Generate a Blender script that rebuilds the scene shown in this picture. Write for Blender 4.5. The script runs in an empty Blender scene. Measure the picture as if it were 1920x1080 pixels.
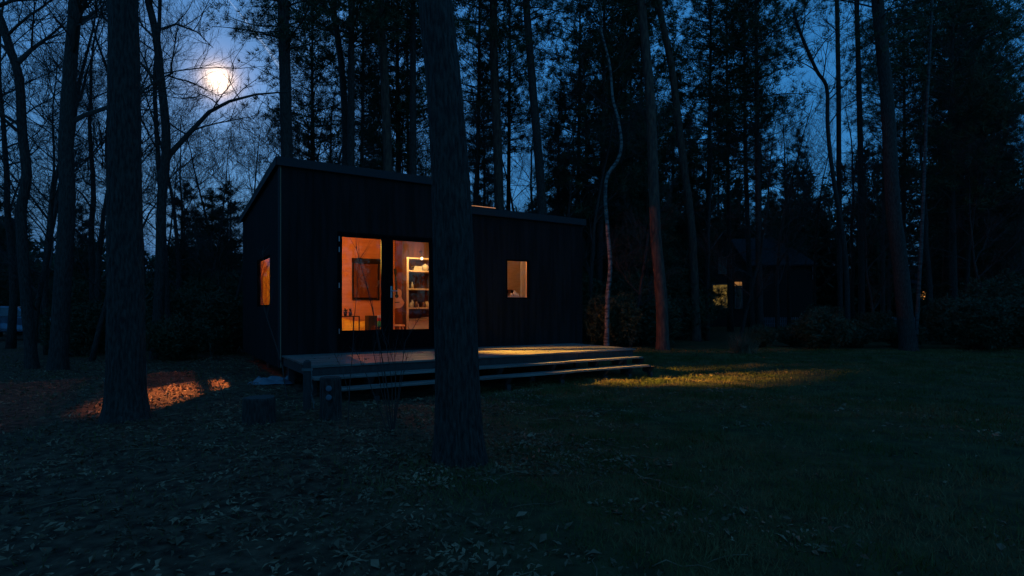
import bpy, math, random
import numpy as np
from mathutils import Vector, Matrix
R = math.radians
scene = bpy.context.scene
C = scene.collection
random.seed(7)
rng = np.random.default_rng(11)

# ------------------------------------------------------------------ camera
F = 1050.0; HZ = 578.0; EYE = 1.4          # focal length and horizon in photo pixels, eye height
cam_d = bpy.data.cameras.new('camera'); cam = bpy.data.objects.new('camera', cam_d); C.objects.link(cam)
cam.location = (0, 0, EYE); cam.rotation_euler = (R(90), 0, 0)
cam_d.sensor_width = 36; cam_d.lens = 36*F/1920; cam_d.shift_y = (HZ-540)/1920
cam_d.clip_start = .05; cam_d.clip_end = 3000
scene.camera = cam
scene.view_settings.view_transform = 'Standard'; scene.view_settings.look = 'None'
scene.view_settings.exposure = 0.0; scene.view_settings.gamma = 1
scene.render.resolution_x = 1024; scene.render.resolution_y = 576
scene.render.engine = 'CYCLES'
try:
    scene.cycles.use_denoising = True
    scene.cycles.max_bounces = 6; scene.cycles.transparent_max_bounces = 16
    scene.cycles.sample_clamp_indirect = 3
except Exception: pass

# ------------------------------------------------------------------ sky, moonlight
MOON = Vector(((410-960)/F, 1, (HZ-150)/F)).normalized()
W = bpy.data.worlds.new('World'); scene.world = W; W.use_nodes = True
nt = W.node_tree; nt.nodes.clear()
def N(t, typ, **kw):
    n = t.nodes.new(typ)
    for k, v in kw.items():
        if k.startswith('i_'):
            n.inputs[k[2:].replace('_', ' ')].default_value = v
        else: setattr(n, k, v)
    return n
sky = N(nt, 'ShaderNodeTexSky'); sky.sky_type = 'NISHITA'; sky.sun_disc = False
sky.sun_elevation = R(-2.0); sky.sun_rotation = R(150); sky.air_density = 1.0; sky.dust_density = .3; sky.ozone_density = 3.0
bg = N(nt, 'ShaderNodeBackground'); bg.inputs[1].default_value = 0.15
SKYMUL = 26.0
mul = N(nt, 'ShaderNodeMix', data_type='RGBA', blend_type='MULTIPLY'); mul.inputs[0].default_value = 1
mul.inputs[7].default_value = (SKYMUL*.20, SKYMUL*.80, SKYMUL*.80, 1)
# thin cloud lit by the moon: a broad glow round the moon's direction, broken up by noise
tc = N(nt, 'ShaderNodeTexCoord')
dot = N(nt, 'ShaderNodeVectorMath', operation='DOT_PRODUCT'); dot.inputs[1].default_value = MOON
nt.links.new(tc.outputs['Generated'], dot.inputs[0])
mc = N(nt, 'ShaderNodeMath', operation='MAXIMUM'); mc.inputs[1].default_value = 0; nt.links.new(dot.outputs['Value'], mc.inputs[0])
def glow(power, col, prev):
    p = N(nt, 'ShaderNodeMath', operation='POWER'); p.inputs[1].default_value = power; nt.links.new(mc.outputs[0], p.inputs[0])
    m = N(nt, 'ShaderNodeMix', data_type='RGBA', blend_type='ADD')
    s = N(nt, 'ShaderNodeVectorMath', operation='SCALE'); s.inputs[0].default_value = col
    nt.links.new(p.outputs[0], s.inputs['Scale'])
    m.inputs[0].default_value = 1
    nt.links.new(prev, m.inputs[6]); nt.links.new(s.outputs[0], m.inputs[7])
    return m.outputs[2]
nt.links.new(sky.outputs[0], mul.inputs[6])
even = N(nt, 'ShaderNodeMix', data_type='RGBA'); even.inputs[0].default_value = .62; even.inputs[7].default_value = (.25, 1.62, 4.1, 1)
nt.links.new(mul.outputs[2], even.inputs[6])
out = glow(18, (.42, .40, .32), even.outputs[2])
out = glow(260, (.45, .36, .34), out)
out = glow(1500, (1.8, 1.0, .3), out)
out = glow(7000, (13, 8.5, 4.2), out)
out = glow(5500, (5, 3, 1.4), out)
nz = N(nt, 'ShaderNodeTexNoise'); nz.inputs['Scale'].default_value = 3.0; nz.inputs['Detail'].default_value = 4
nt.links.new(tc.outputs['Generated'], nz.inputs['Vector'])
mr = N(nt, 'ShaderNodeMapRange'); mr.inputs[1].default_value = .3; mr.inputs[2].default_value = .7; mr.inputs[3].default_value = .8; mr.inputs[4].default_value = 1.2
nt.links.new(nz.outputs['Fac'], mr.inputs[0])
sc = N(nt, 'ShaderNodeVectorMath', operation='SCALE'); nt.links.new(out, sc.inputs[0]); nt.links.new(mr.outputs[0], sc.inputs['Scale'])
nt.links.new(sc.outputs[0], bg.inputs[0])
wo = N(nt, 'ShaderNodeOutputWorld'); nt.links.new(bg.outputs[0], wo.inputs[0])

sl = bpy.data.lights.new('moonlight', 'SUN'); so = bpy.data.objects.new('moonlight', sl); C.objects.link(so)
sl.energy = .06; sl.angle = R(.6); sl.color = (1, .93, .82)
so.rotation_euler = (-MOON).to_track_quat('-Z', 'Y').to_euler()

# ------------------------------------------------------------------ helpers
class MB:
    """collects triangles/quads and links them as ONE mesh object"""
    def __init__(s): s.v = []; s.f = []; s.n = 0; s.tv = []
    def add(s, verts, faces):
        b = s.n; s.v.extend([tuple(p) for p in verts]); s.n += len(verts)
        s.f.extend([tuple(i+b for i in f) for f in faces])
    def hexa(s, a, b):   # a: four bottom corners ccw, b: four top corners
        s.add(list(a)+list(b), [(3,2,1,0), (4,5,6,7), (0,1,5,4), (1,2,6,5), (2,3,7,6), (3,0,4,7)])
    def box(s, x0, x1, y0, y1, z0, z1):
        s.hexa([(x0,y0,z0),(x1,y0,z0),(x1,y1,z0),(x0,y1,z0)], [(x0,y0,z1),(x1,y0,z1),(x1,y1,z1),(x0,y1,z1)])
    def tube(s, pts, rad, n=8, cap=True, ridge=None):
        pts = [Vector(p) for p in pts]; m = len(pts)
        up = None; verts = []
        for i, p in enumerate(pts):
            d = (pts[min(i+1, m-1)]-pts[max(i-1, 0)])
            if d.length < 1e-9: d = Vector((0,0,1))
            d.normalize()
            if up is None:
                up = Vector((1,0,0)) if abs(d.x) < .8 else Vector((0,1,0))
            u = (up-d*up.dot(d)).normalized(); w = d.cross(u); up = u
            for k in range(n):
                a = 2*math.pi*k/n
                r = rad[i] if ridge is None else rad[i]*ridge(a, p)
                verts.append(p+u*(math.cos(a)*r)+w*(math.sin(a)*r))
        faces = [(i*n+k, i*n+(k+1) % n, (i+1)*n+(k+1) % n, (i+1)*n+k) for i in range(m-1) for k in range(n)]
        if cap: faces += [tuple(range(n-1, -1, -1)), tuple((m-1)*n+k for k in range(n))]
        s.add(verts, faces)
    def lathe(s, prof, n=16, c=(0,0,0)):
        v = []; m = len(prof)
        for r, z in prof:
            for k in range(n):
                a = 2*math.pi*k/n; v.append((c[0]+r*math.cos(a), c[1]+r*math.sin(a), c[2]+z))
        f = [(i*n+k, i*n+(k+1) % n, (i+1)*n+(k+1) % n, (i+1)*n+k) for i in range(m-1) for k in range(n)]
        f += [tuple(range(n-1, -1, -1)), tuple((m-1)*n+k for k in range(n))]
        s.add(v, f)
    def tris(s, arr):    # numpy (k,3,3)
        s.tv.append(arr)
    def build(s, name, m, parent=None, smooth=False, bevel=0):
        me = bpy.data.meshes.new(name)
        if s.tv:
            T = np.concatenate(s.tv).reshape(-1, 3); b = len(s.v)
            V = np.concatenate([np.array(s.v, float).reshape(-1, 3), T]) if b else T
            ls = [len(f) for f in s.f]; lv = [i for f in s.f for i in f]
            nt_ = len(T)//3
            lens = np.concatenate([np.array(ls, np.int32), np.full(nt_, 3, np.int32)])
            loops = np.concatenate([np.array(lv, np.int32), np.arange(b, b+len(T), dtype=np.int32)])
            me.vertices.add(len(V)); me.vertices.foreach_set('co', V.astype(np.float32).ravel())
            me.loops.add(len(loops)); me.loops.foreach_set('vertex_index', loops)
            st = np.concatenate([[0], np.cumsum(lens)[:-1]]).astype(np.int32)
            me.polygons.add(len(lens)); me.polygons.foreach_set('loop_start', st); me.polygons.foreach_set('loop_total', lens)
            me.update(calc_edges=True)
        else:
            me.from_pydata(s.v, [], s.f); me.update()
        if smooth: me.polygons.foreach_set('use_smooth', [True]*len(me.polygons))
        me.materials.append(m)
        o = bpy.data.objects.new(name, me); C.objects.link(o)
        if parent: o.parent = parent
        if bevel:
            bm = o.modifiers.new('bevel', 'BEVEL'); bm.width = bevel; bm.segments = 2; bm.limit_method = 'ANGLE'
        return o
def tag(o, label=None, cat=None, group=None, kind=None):
    if label: o['label'] = label
    if cat: o['category'] = cat
    if group: o['group'] = group
    if kind: o['kind'] = kind
    return o
def empty(name, loc, rz=0, label=None, cat=None, group=None):
    o = bpy.data.objects.new(name, None); C.objects.link(o); o.location = loc; o.rotation_euler = (0,0,rz)
    o.empty_display_size = .2
    return tag(o, label, cat, group)
def copy_tree(o, parent=None):
    c = o.copy(); C.objects.link(c)
    if parent: c.parent = parent
    for ch in [x for x in C.objects if x.parent == o]: copy_tree(ch, c)
    return c
def mat(name, col, rough=.8, metal=0, spec=.3, noise=None, bump=None, emit=None, estr=0, wave=None, streak=None, trans=0):
    """noise=(scale, colour2, lo, hi); bump=(scale, strength, distance); streak=(sx,sy,sz) stretches the coordinates"""
    m = bpy.data.materials.new(name); m.use_nodes = True; t = m.node_tree; b = t.nodes['Principled BSDF']
    b.inputs['Base Color'].default_value = (*col, 1); b.inputs['Roughness'].default_value = rough
    b.inputs['Metallic'].default_value = metal; b.inputs['Specular IOR Level'].default_value = spec
    tcn = N(t, 'ShaderNodeTexCoord'); mp = N(t, 'ShaderNodeMapping'); t.links.new(tcn.outputs['Object'], mp.inputs[0])
    if streak: mp.inputs['Scale'].default_value = streak
    if noise:
        n = N(t, 'ShaderNodeTexNoise'); n.inputs['Scale'].default_value = noise[0]; n.inputs['Detail'].default_value = 6
        t.links.new(mp.outputs[0], n.inputs['Vector'])
        r = N(t, 'ShaderNodeMapRange'); r.inputs[1].default_value = noise[2]; r.inputs[2].default_value = noise[3]
        t.links.new(n.outputs['Fac'], r.inputs[0])
        x = N(t, 'ShaderNodeMix', data_type='RGBA'); x.inputs[6].default_value = (*col, 1); x.inputs[7].default_value = (*noise[1], 1)
        t.links.new(r.outputs[0], x.inputs[0]); t.links.new(x.outputs[2], b.inputs['Base Color'])
    if bump:
        n = N(t, 'ShaderNodeTexNoise'); n.inputs['Scale'].default_value = bump[0]; n.inputs['Detail'].default_value = 8
        t.links.new(mp.outputs[0], n.inputs['Vector'])
        u = N(t, 'ShaderNodeBump'); u.inputs['Strength'].default_value = bump[1]; u.inputs['Distance'].default_value = bump[2]
        t.links.new(n.outputs['Fac'], u.inputs['Height']); t.links.new(u.outputs[0], b.inputs['Normal'])
    if emit:
        b.inputs['Emission Color'].default_value = (*emit, 1); b.inputs['Emission Strength'].default_value = estr
    return m
def glass_mat(name, tint=(1,1,1), refl=.05):
    m = bpy.data.materials.new(name); m.use_nodes = True; t = m.node_tree; t.nodes.clear()
    o = N(t, 'ShaderNodeOutputMaterial'); x = N(t, 'ShaderNodeMixShader'); a = N(t, 'ShaderNodeBsdfTransparent'); g = N(t, 'ShaderNodeBsdfGlossy')
    a.inputs[0].default_value = (*tint, 1); g.inputs['Roughness'].default_value = .02
    lw = N(t, 'ShaderNodeLayerWeight'); lw.inputs[0].default_value = .5     # the same from both sides, unlike the Fresnel node
    pw = N(t, 'ShaderNodeMath', operation='POWER'); pw.inputs[1].default_value = 5; t.links.new(lw.outputs['Facing'], pw.inputs[0])
    fr = N(t, 'ShaderNodeMath', operation='MULTIPLY_ADD'); fr.inputs[1].default_value = .55; fr.inputs[2].default_value = .025; t.links.new(pw.outputs[0], fr.inputs[0])
    t.links.new(fr.outputs[0], x.inputs[0]); t.links.new(a.outputs[0], x.inputs[1]); t.links.new(g.outputs[0], x.inputs[2]); t.links.new(x.outputs[0], o.inputs[0])
    return m
def at(px, py, d): return Vector(((px-960)/F*d, d, EYE+(HZ-py)/F*d))
def rvec():
    while True:
        v = Vector((random.uniform(-1,1), random.uniform(-1,1), random.uniform(-1,1)))
        if .05 < v.length < 1: return v.normalized()

# ------------------------------------------------------------------ materials
M = {}
M['clad'] = mat('black_cladding', (.007,.0075,.007), .85, spec=.1, noise=(1.5, (.013,.0135,.013), .4, .6), bump=(14, .2, .002), streak=(6,6,.5))
M['trim'] = mat('dark_metal_trim', (.013,.014,.015), .6, .1, bump=(30,.1,.001))
M['roof'] = mat('roof_metal', (.10,.105,.11), .38, .7, noise=(2,(.07,.075,.08),.4,.6), bump=(20,.1,.002))
M['frame'] = mat('black_frame', (.005,.005,.0055), .9, spec=0, bump=(40,.1,.001))
M['steel'] = mat('brushed_steel', (.45,.46,.48), .35, .9, bump=(60,.1,.001))
M['ply'] = mat('warm_plywood', (.64,.40,.25), .6, noise=(2.2,(.56,.33,.19),.35,.65), bump=(10,.15,.002), streak=(1,1,6))
M['plydark'] = mat('dark_oiled_wood', (.10,.035,.018), .8, spec=.1, noise=(3,(.05,.025,.015),.35,.65), bump=(10,.15,.002), streak=(4,4,.6))
M['floor_in'] = mat('interior_floor', (.30,.19,.11), .5, noise=(3,(.22,.14,.08),.3,.7), streak=(.6,6,1))
M['shelf'] = mat('pale_birch_board', (.62,.47,.30), .5, noise=(4,(.52,.38,.22),.3,.7), streak=(1,6,6))
M['deck'] = mat('wet_deck_boards', (.22,.18,.155), .40, spec=.5, noise=(2,(.10,.08,.068),.35,.65), bump=(9,.5,.005), streak=(.7,9,9))
M['timber'] = mat('dark_weathered_timber', (.055,.045,.04), .8, noise=(5,(.03,.025,.022),.3,.7), bump=(10,.5,.006), streak=(4,4,1))
M['bark'] = mat('pine_bark', (.055,.043,.034), .9, noise=(13,(.02,.016,.013),.38,.62), bump=(16,1.0,.03), streak=(3,3,.7))
M['barkred'] = mat('reddish_pine_bark', (.11,.058,.038), .9, noise=(7,(.045,.026,.02),.38,.62), bump=(9,1.0,.02), streak=(2,2,.5))
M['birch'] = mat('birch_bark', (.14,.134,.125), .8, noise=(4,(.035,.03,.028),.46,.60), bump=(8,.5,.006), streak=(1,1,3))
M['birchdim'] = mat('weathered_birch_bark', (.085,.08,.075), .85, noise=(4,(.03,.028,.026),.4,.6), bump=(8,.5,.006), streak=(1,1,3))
M['twig'] = mat('bare_twigs', (.045,.036,.03), .9)
M['needle'] = mat('pine_needles', (.028,.052,.024), .8, noise=(.8,(.05,.075,.03),.35,.65))
M['needle2'] = mat('spruce_needles', (.02,.042,.024), .8, noise=(.8,(.035,.06,.028),.35,.65))
M['bush'] = mat('evergreen_leaves', (.03,.055,.022), .6, noise=(.6,(.045,.05,.025),.3,.7))
M['drybush'] = mat('dry_brown_leaves', (.16,.09,.05), .8, noise=(1,(.09,.055,.03),.3,.7))
M['leaf'] = mat('fallen_leaves', (.12,.068,.036), .75, noise=(2.2,(.36,.21,.12),.48,.70), spec=.25)
M['grass'] = mat('grass_blades', (.066,.074,.02), .8, spec=.1, noise=(1.3,(.16,.11,.045),.44,.60))
M['lampwarm'] = mat('warm_bulb', (1,.8,.5), .5, emit=(1,.5,.16), estr=14)
M['bulb'] = mat('pale_bulb', (1,.9,.7), .5, emit=(1,.72,.38), estr=2.5)
M['shade'] = mat('linen_shade', (.7,.55,.35), .9)
M['glass'] = glass_mat('window_glass')
M['white'] = mat('off_white_paint', (.62,.58,.50), .5, noise=(6,(.55,.5,.42),.3,.7))
M['yellow'] = mat('mustard_blanket', (.60,.52,.07), .95, noise=(8,(.42,.31,.07),.3,.7), bump=(20,.5,.01))
M['black'] = mat('matt_black', (.012,.012,.013), .6, bump=(30,.1,.001))
M['red'] = mat('red_enamel', (.55,.05,.03), .4, noise=(9,(.4,.03,.02),.3,.7))
M['green'] = mat('green_enamel', (.03,.35,.16), .4, noise=(9,(.02,.25,.12),.3,.7))
M['ceramic'] = mat('pale_ceramic', (.6,.55,.45), .35, noise=(9,(.5,.44,.34),.3,.7))
M['brownglass'] = mat('brown_jar', (.14,.06,.02), .2, noise=(9,(.10,.04,.015),.3,.7))
M['blind'] = mat('brown_blind_fabric', (.11,.05,.03), .9, bump=(60,.3,.002), noise=(3,(.14,.07,.035),.3,.7))
M['guitar'] = mat('varnished_spruce', (.62,.33,.13), .3, noise=(4,(.5,.24,.08),.3,.7), streak=(1,1,8))
M['tarp'] = mat('pale_blue_tarp', (.13,.16,.19), .4, bump=(12,.5,.01), noise=(6,(.05,.06,.075),.3,.7))
M['car'] = mat('blue_car_paint', (.22,.29,.38), .25, .2, spec=.6, noise=(3,(.08,.11,.17),.3,.7))
M['carglass'] = mat('dark_car_glass', (.02,.025,.03), .08, spec=.8, noise=(3,(.03,.035,.04),.3,.7))
M['tyre'] = mat('rubber', (.02,.02,.02), .9, bump=(30,.3,.002))
M['brick'] = mat('dark_brick_wall', (.035,.026,.022), .9, noise=(12,(.02,.016,.014),.3,.7), bump=(20,.5,.01))
M['tile'] = mat('slate_roof', (.022,.023,.024), .9, spec=.2, noise=(8,(.014,.0145,.015),.35,.65), bump=(12,.6,.02))
M['housetrim'] = mat('weathered_window_paint', (.16,.16,.15), .7, noise=(6,(.10,.10,.095),.3,.7))
M['litwin'] = mat('lit_curtained_window', (.3,.2,.1), .8, emit=(1,.58,.10), estr=.085)
M['litwin2'] = mat('bright_far_lamp', (.3,.2,.1), .8, emit=(1,.42,.10), estr=2)
def litpat(m, lo, hi, scale):   # the curtain and plants behind a far lit pane break its light up
    t = m.node_tree; b = t.nodes['Principled BSDF']; tcn = t.nodes.new('ShaderNodeTexCoord')
    n = N(t, 'ShaderNodeTexNoise'); n.inputs['Scale'].default_value = scale; n.inputs['Detail'].default_value = 5
    t.links.new(tcn.outputs['Object'], n.inputs['Vector'])
    r = N(t, 'ShaderNodeMapRange'); r.inputs[1].default_value = .38; r.inputs[2].default_value = .65; r.inputs[3].default_value = lo; r.inputs[4].default_value = hi
    t.links.new(n.outputs['Fac'], r.inputs[0]); t.links.new(r.outputs[0], b.inputs['Emission Strength'])
litpat(M['litwin'], .02, .22, 3.5); litpat(M['litwin2'], .2, 2.2, 2.5)
M['walllight'] = mat('dim_wall_light', (.3,.2,.1), .8, emit=(1,.42,.10), estr=.28)
M['sky_glass'] = mat('skylight_pane', (.5,.35,.2), .2, emit=(1,.33,.08), estr=.5)

# ------------------------------------------------------------------ ground
def gh(x, y):
    base = .05*np.sin(x*.31+1)*np.cos(y*.27)+.03*np.sin(x*.9+y*.6)+.012*np.sin(x*3.1+2*np.sin(y*2.3))*np.sin(y*2.7)
    return base*np.clip((np.hypot(x, y)-1)/4, .3, 1)
def gz(x, y): return float(gh(np.float64(x), np.float64(y)))
def ground():
    xs = np.concatenate([np.linspace(-900,-60,14)[:-1], np.linspace(-60,-14,47)[:-1], np.linspace(-14,14,225), np.linspace(14,60,47)[1:], np.linspace(60,900,14)[1:]])
    ys = np.concatenate([np.linspace(-60,0,13)[:-1], np.linspace(0,20,161), np.linspace(20,90,71)[1:], np.linspace(90,1500,16)[1:]])
    X, Y = np.meshgrid(xs, ys); Z = gh(X, Y); Z[(Y > 90) | (np.abs(X) > 70)] = 0
    nx, ny = len(xs), len(ys)
    v = np.stack([X, Y, Z], -1).reshape(-1, 3)
    f = [(j*nx+i, j*nx+i+1, (j+1)*nx+i+1, (j+1)*nx+i) for j in range(ny-1) for i in range(nx-1)]
    m = bpy.data.materials.new('soil_leaf_and_turf'); m.use_nodes = True; t = m.node_tree; b = t.nodes['Principled BSDF']
    b.inputs['Roughness'].default_value = .95; b.inputs['Specular IOR Level'].default_value = .1
    tcn = N(t, 'ShaderNodeTexCoord')
    def noise(s, d=6):
        n = N(t, 'ShaderNodeTexNoise'); n.inputs['Scale'].default_value = s; n.inputs['Detail'].default_value = d
        t.links.new(tcn.outputs['Object'], n.inputs['Vector']); return n
    def ramp(src, a, c1, z, c2):
        r = N(t, 'ShaderNodeValToRGB'); e = r.color_ramp.elements; e[0].position = a; e[0].color = (*c1,1); e[1].position = z; e[1].color = (*c2,1)
        t.links.new(src, r.inputs[0]); return r.outputs[0]
    soil = ramp(noise(9).outputs['Fac'], .35, (.024,.015,.009), .68, (.11,.062,.036))
    turf = ramp(noise(5).outputs['Fac'], .35, (.026,.026,.010), .68, (.065,.056,.02))
    sep = N(t, 'ShaderNodeSeparateXYZ'); t.links.new(tcn.outputs['Object'], sep.inputs[0])
    a = N(t, 'ShaderNodeMath', operation='MULTIPLY_ADD'); a.inputs[1].default_value = 3.0
    t.links.new(noise(.7, 3).outputs['Fac'], a.inputs[0]); t.links.new(sep.outputs[0], a.inputs[2])
    mr = N(t, 'ShaderNodeMapRange'); mr.inputs[1].default_value = .2; mr.inputs[2].default_value = 2.2; t.links.new(a.outputs[0], mr.inputs[0])
    mx = N(t, 'ShaderNodeMix', data_type='RGBA'); t.links.new(mr.outputs[0], mx.inputs[0]); t.links.new(soil, mx.inputs[6]); t.links.new(turf, mx.inputs[7])
    t.links.new(mx.outputs[2], b.inputs['Base Color'])
    u = N(t, 'ShaderNodeBump'); u.inputs['Strength'].default_value = .8; u.inputs['Distance'].default_value = .03
    t.links.new(noise(22, 8).outputs['Fac'], u.inputs['Height']); t.links.new(u.outputs[0], b.inputs['Normal'])
    mb = MB(); mb.v = [tuple(p) for p in v]; mb.n = len(v); mb.f = f
    o = mb.build('ground', m, smooth=True); tag(o, kind='structure')
ground()

# ------------------------------------------------------------------ cabin frame
D0 = 10.5
CO = Vector((-.4143*D0, D0, 0)); PHI = math.atan2(.539, .842)
cs, sn = math.cos(PHI), math.sin(PHI)
def cw(s, t, z=0): return Vector((CO.x+s*cs-t*sn, CO.y+s*sn+t*cs, z))
def depth(s, t): return CO.y+s*sn+t*cs
def s_of(px, t):
    r = (px-960)/F      # (CO.x+s*cs-t*sn) = r (CO.y+s*sn+t*cs)
    return (r*(CO.y+t*cs)-CO.x+t*sn)/(cs-r*sn)
def t_of(px, s):
    r = (px-960)/F
    return (r*(CO.y+s*sn)-CO.x-s*cs)/(-sn-r*cs)
def z_of(py, s, t): return EYE+(HZ-py)/F*depth(s, t)

LEN, DEP, SPLIT = 7.3, 5.0, 3.6
ZF1, ZB1, ZF2, ZB2 = 4.2, 3.78, 3.68, 4.62
def ztopA(t): return ZF1+(ZB1-ZF1)*t/DEP
def ztopB(t): return ZF2+(ZB2-ZF2)*t/DEP
Z0 = .28; ZFL = .52
DOOR = (1.06, 3.14, .56, 2.92); W2 = (4.99, 5.67, 1.63, 2.56)   # s0 s1 z0 z1
WL = (.90, 2.55, 1.44, 2.48)                                     # t0 t1 z0 z1 on the left wall
WR = (2.55, 3.5, 1.2, 2.6)                                         # on the right wall
WB = (s_of(662, 4.82), s_of(709, 4.82), 1.68, 2.80)              # back wall
cabin = empty('cabin', CO, PHI, 'black timber cabin with lit glass doors and a stepped sloping roof', 'cabin')

def panel(mb, a0, a1, z0, zt, opens, make):
    """fill a wall between a0 and a1 with columns that leave the openings free"""
    cuts = sorted(set([a0, a1]+[c for o in opens for c in (o[0], o[1]) if a0 < c < a1]))
    for u, w in zip(cuts[:-1], cuts[1:]):
        iv = [(z0, None)]
        for o in opens:
            if o[0] <= u+1e-6 and o[1] >= w-1e-6: iv = [(z0, o[2]), (o[3], None)]
        for lo, hi in iv: make(mb, u, w, lo, hi, zt)
def front(t0, t1):
    def mk(mb, u, w, lo, hi, zt):
        h0 = zt if hi is None else hi
        mb.box(u, w, t0, t1, lo, h0)
    return mk
def side(x0, x1):
    def mk(mb, u, w, lo, hi, zt):
        a = zt(u) if hi is None else hi; b = zt(w) if hi is None else hi
        mb.hexa([(x0,u,lo),(x1,u,lo),(x1,w,lo),(x0,w,lo)], [(x0,u,a),(x1,u,a),(x1,w,b),(x0,w,b)])
    return mk
# structural walls (inner plywood face) then the cladding boards as a skin
mb = MB(); T = .16
panel(mb, 0, SPLIT, Z0, ZF1-.12, [DOOR], front(0, T)); panel(mb, SPLIT, LEN, Z0, ZF2-.12, [W2], front(0, T))
panel(mb, 0, SPLIT, Z0, ZB1-.06, [WB], front(DEP-T, DEP)); panel(mb, SPLIT, LEN, Z0, ZB2-.2, [], front(DEP-T, DEP))
panel(mb, T, DEP-T, Z0, lambda t: ztopA(t)-.1, [WL], side(0, .06)); panel(mb, T, DEP-T, Z0, lambda t: ztopB(t)-.1, [WR], side(LEN-T, LEN))
mb.build('wall', M['ply'], cabin)
mb = MB()
def boards(mb, a0, a1, z0, zt, opens, mkr, w=.145, gap=.0025):
    a = a0
    while a < a1-.01:
        e = min(a+w, a1)
        cuts = sorted(set([a, e-gap]+[c for o in opens for c in (o[0], o[1]) if a < c < e-gap]))
        for u, v in zip(cuts[:-1], cuts[1:]):
            iv = [(z0, None)]; mid = (u+v)/2
            for o in opens:
                if o[0] <= mid <= o[1]: iv = [(z0, o[2]), (o[3], None)]
            for lo, hi in iv: mkr(mb, u, v, lo, hi, zt)
        a = e
boards(mb, .02, SPLIT, Z0, ZF1-.1, [DOOR], front(-.024, -.002)); boards(mb, SPLIT, LEN, Z0, ZF2-.1, [W2], front(-.024, -.002))
boards(mb, 0, DEP, Z0, lambda t: ztopA(t)-.08, [WL], side(-.024, -.002)); boards(mb, 0, DEP, Z0, lambda t: ztopB(t)-.08, [WR], side(LEN+.002, LEN+.024))
boards(mb, 0, SPLIT, Z0, ZB1-.1, [WB], front(DEP+.002, DEP+.024)); boards(mb, SPLIT, LEN, Z0, ZB2-.1, [], front(DEP+.002, DEP+.024))
# the step between the two roofs
mb.hexa([(SPLIT-.1,0,ZF2-.2),(SPLIT,0,ZF2-.2),(SPLIT,DEP/2,ztopB(DEP/2)-.2),(SPLIT-.1,DEP/2,ztopB(DEP/2)-.2)],
        [(SPLIT-.1,0,ZF1-.1),(SPLIT,0,ZF1-.1),(SPLIT,DEP/2,ztopA(DEP/2)-.1),(SPLIT-.1,DEP/2,ztopA(DEP/2)-.1)])
mb.hexa([(SPLIT,DEP/2,ztopA(DEP/2)-.2),(SPLIT+.1,DEP/2,ztopA(DEP/2)-.2),(SPLIT+.1,DEP,ZB1-.2),(SPLIT,DEP,ZB1-.2)],
        [(SPLIT,DEP/2,ztopB(DEP/2)-.05),(SPLIT+.1,DEP/2,ztopB(DEP/2)-.05),(SPLIT+.1,DEP,ZB2-.1),(SPLIT,DEP,ZB2-.1)])
mb.build('cladding', M['clad'], cabin)
mb = MB(); mb.box(-.032,-.002,-.034,.03,Z0,ZF1-.1); mb.build('corner_trim', M['trim'], cabin, bevel=.004)
mb = MB()
for s in (.3, 2.2, 4.2, 6.2, LEN-.4):
    for t in (.3, 2.5, 4.7): mb = MB(); mb.box(s-.12, s+.12, t-.12, t+.12, -.1, Z0); mb.build('foundation_block', M['timber'], cabin)
mb = MB(); mb.box(T, LEN-T, T, DEP-T, Z0+.02, ZFL); mb.build('interior_floor', M['floor_in'], cabin)
def roofslab(s0, s1, zt, name, th=.11, over=.06):
    mb = MB(); t0, t1 = -over, DEP+over; a, b = zt(t0), zt(t1)
    mb.hexa([(s0,t0,a-th),(s1,t0,a-th),(s1,t1,b-th),(s0,t1,b-th)], [(s0,t0,a),(s1,t0,a),(s1,t1,b),(s0,t1,b)])
    o = mb.build(name, M['roof'], cabin)
    mb = MB()       # standing seams
    n = int((s1-s0)/.45)
    for i in range(1, n):
        s = s0+(s1-s0)*i/n
        mb.hexa([(s-.012,t0,a+.001),(s+.012,t0,a+.001),(s+.012,t1,b+.001),(s-.012,t1,b+.001)], [(s-.012,t0,a+.03),(s+.012,t0,a+.03),(s+.012,t1,b+.03),(s-.012,t1,b+.03)])
    mb.build('standing_seam', M['roof'], o)
    mb = MB(); mb.box(s0-.012, s1+.012, t0-.03, t0-.002, a-th-.03, a+.02)
    mb.build('fascia', M['trim'], o)
    return o
ra = roofslab(-.06, SPLIT-.01, ztopA, 'roof'); rb = roofslab(SPLIT+.01, LEN+.06, ztopB, 'roof')
mb = MB(); mb.hexa([(-.09,-.06,ztopA(-.06)-.14),(-.062,-.06,ztopA(-.06)-.14),(-.062,DEP+.06,ztopA(DEP)-.14),(-.09,DEP+.06,ztopA(DEP)-.14)],
                   [(-.09,-.06,ztopA(-.06)+.02),(-.062,-.06,ztopA(-.06)+.02),(-.062,DEP+.06,ztopA(DEP)+.02),(-.09,DEP+.06,ztopA(DEP)+.02)])
mb.build('verge_trim', M['trim'], ra)
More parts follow.
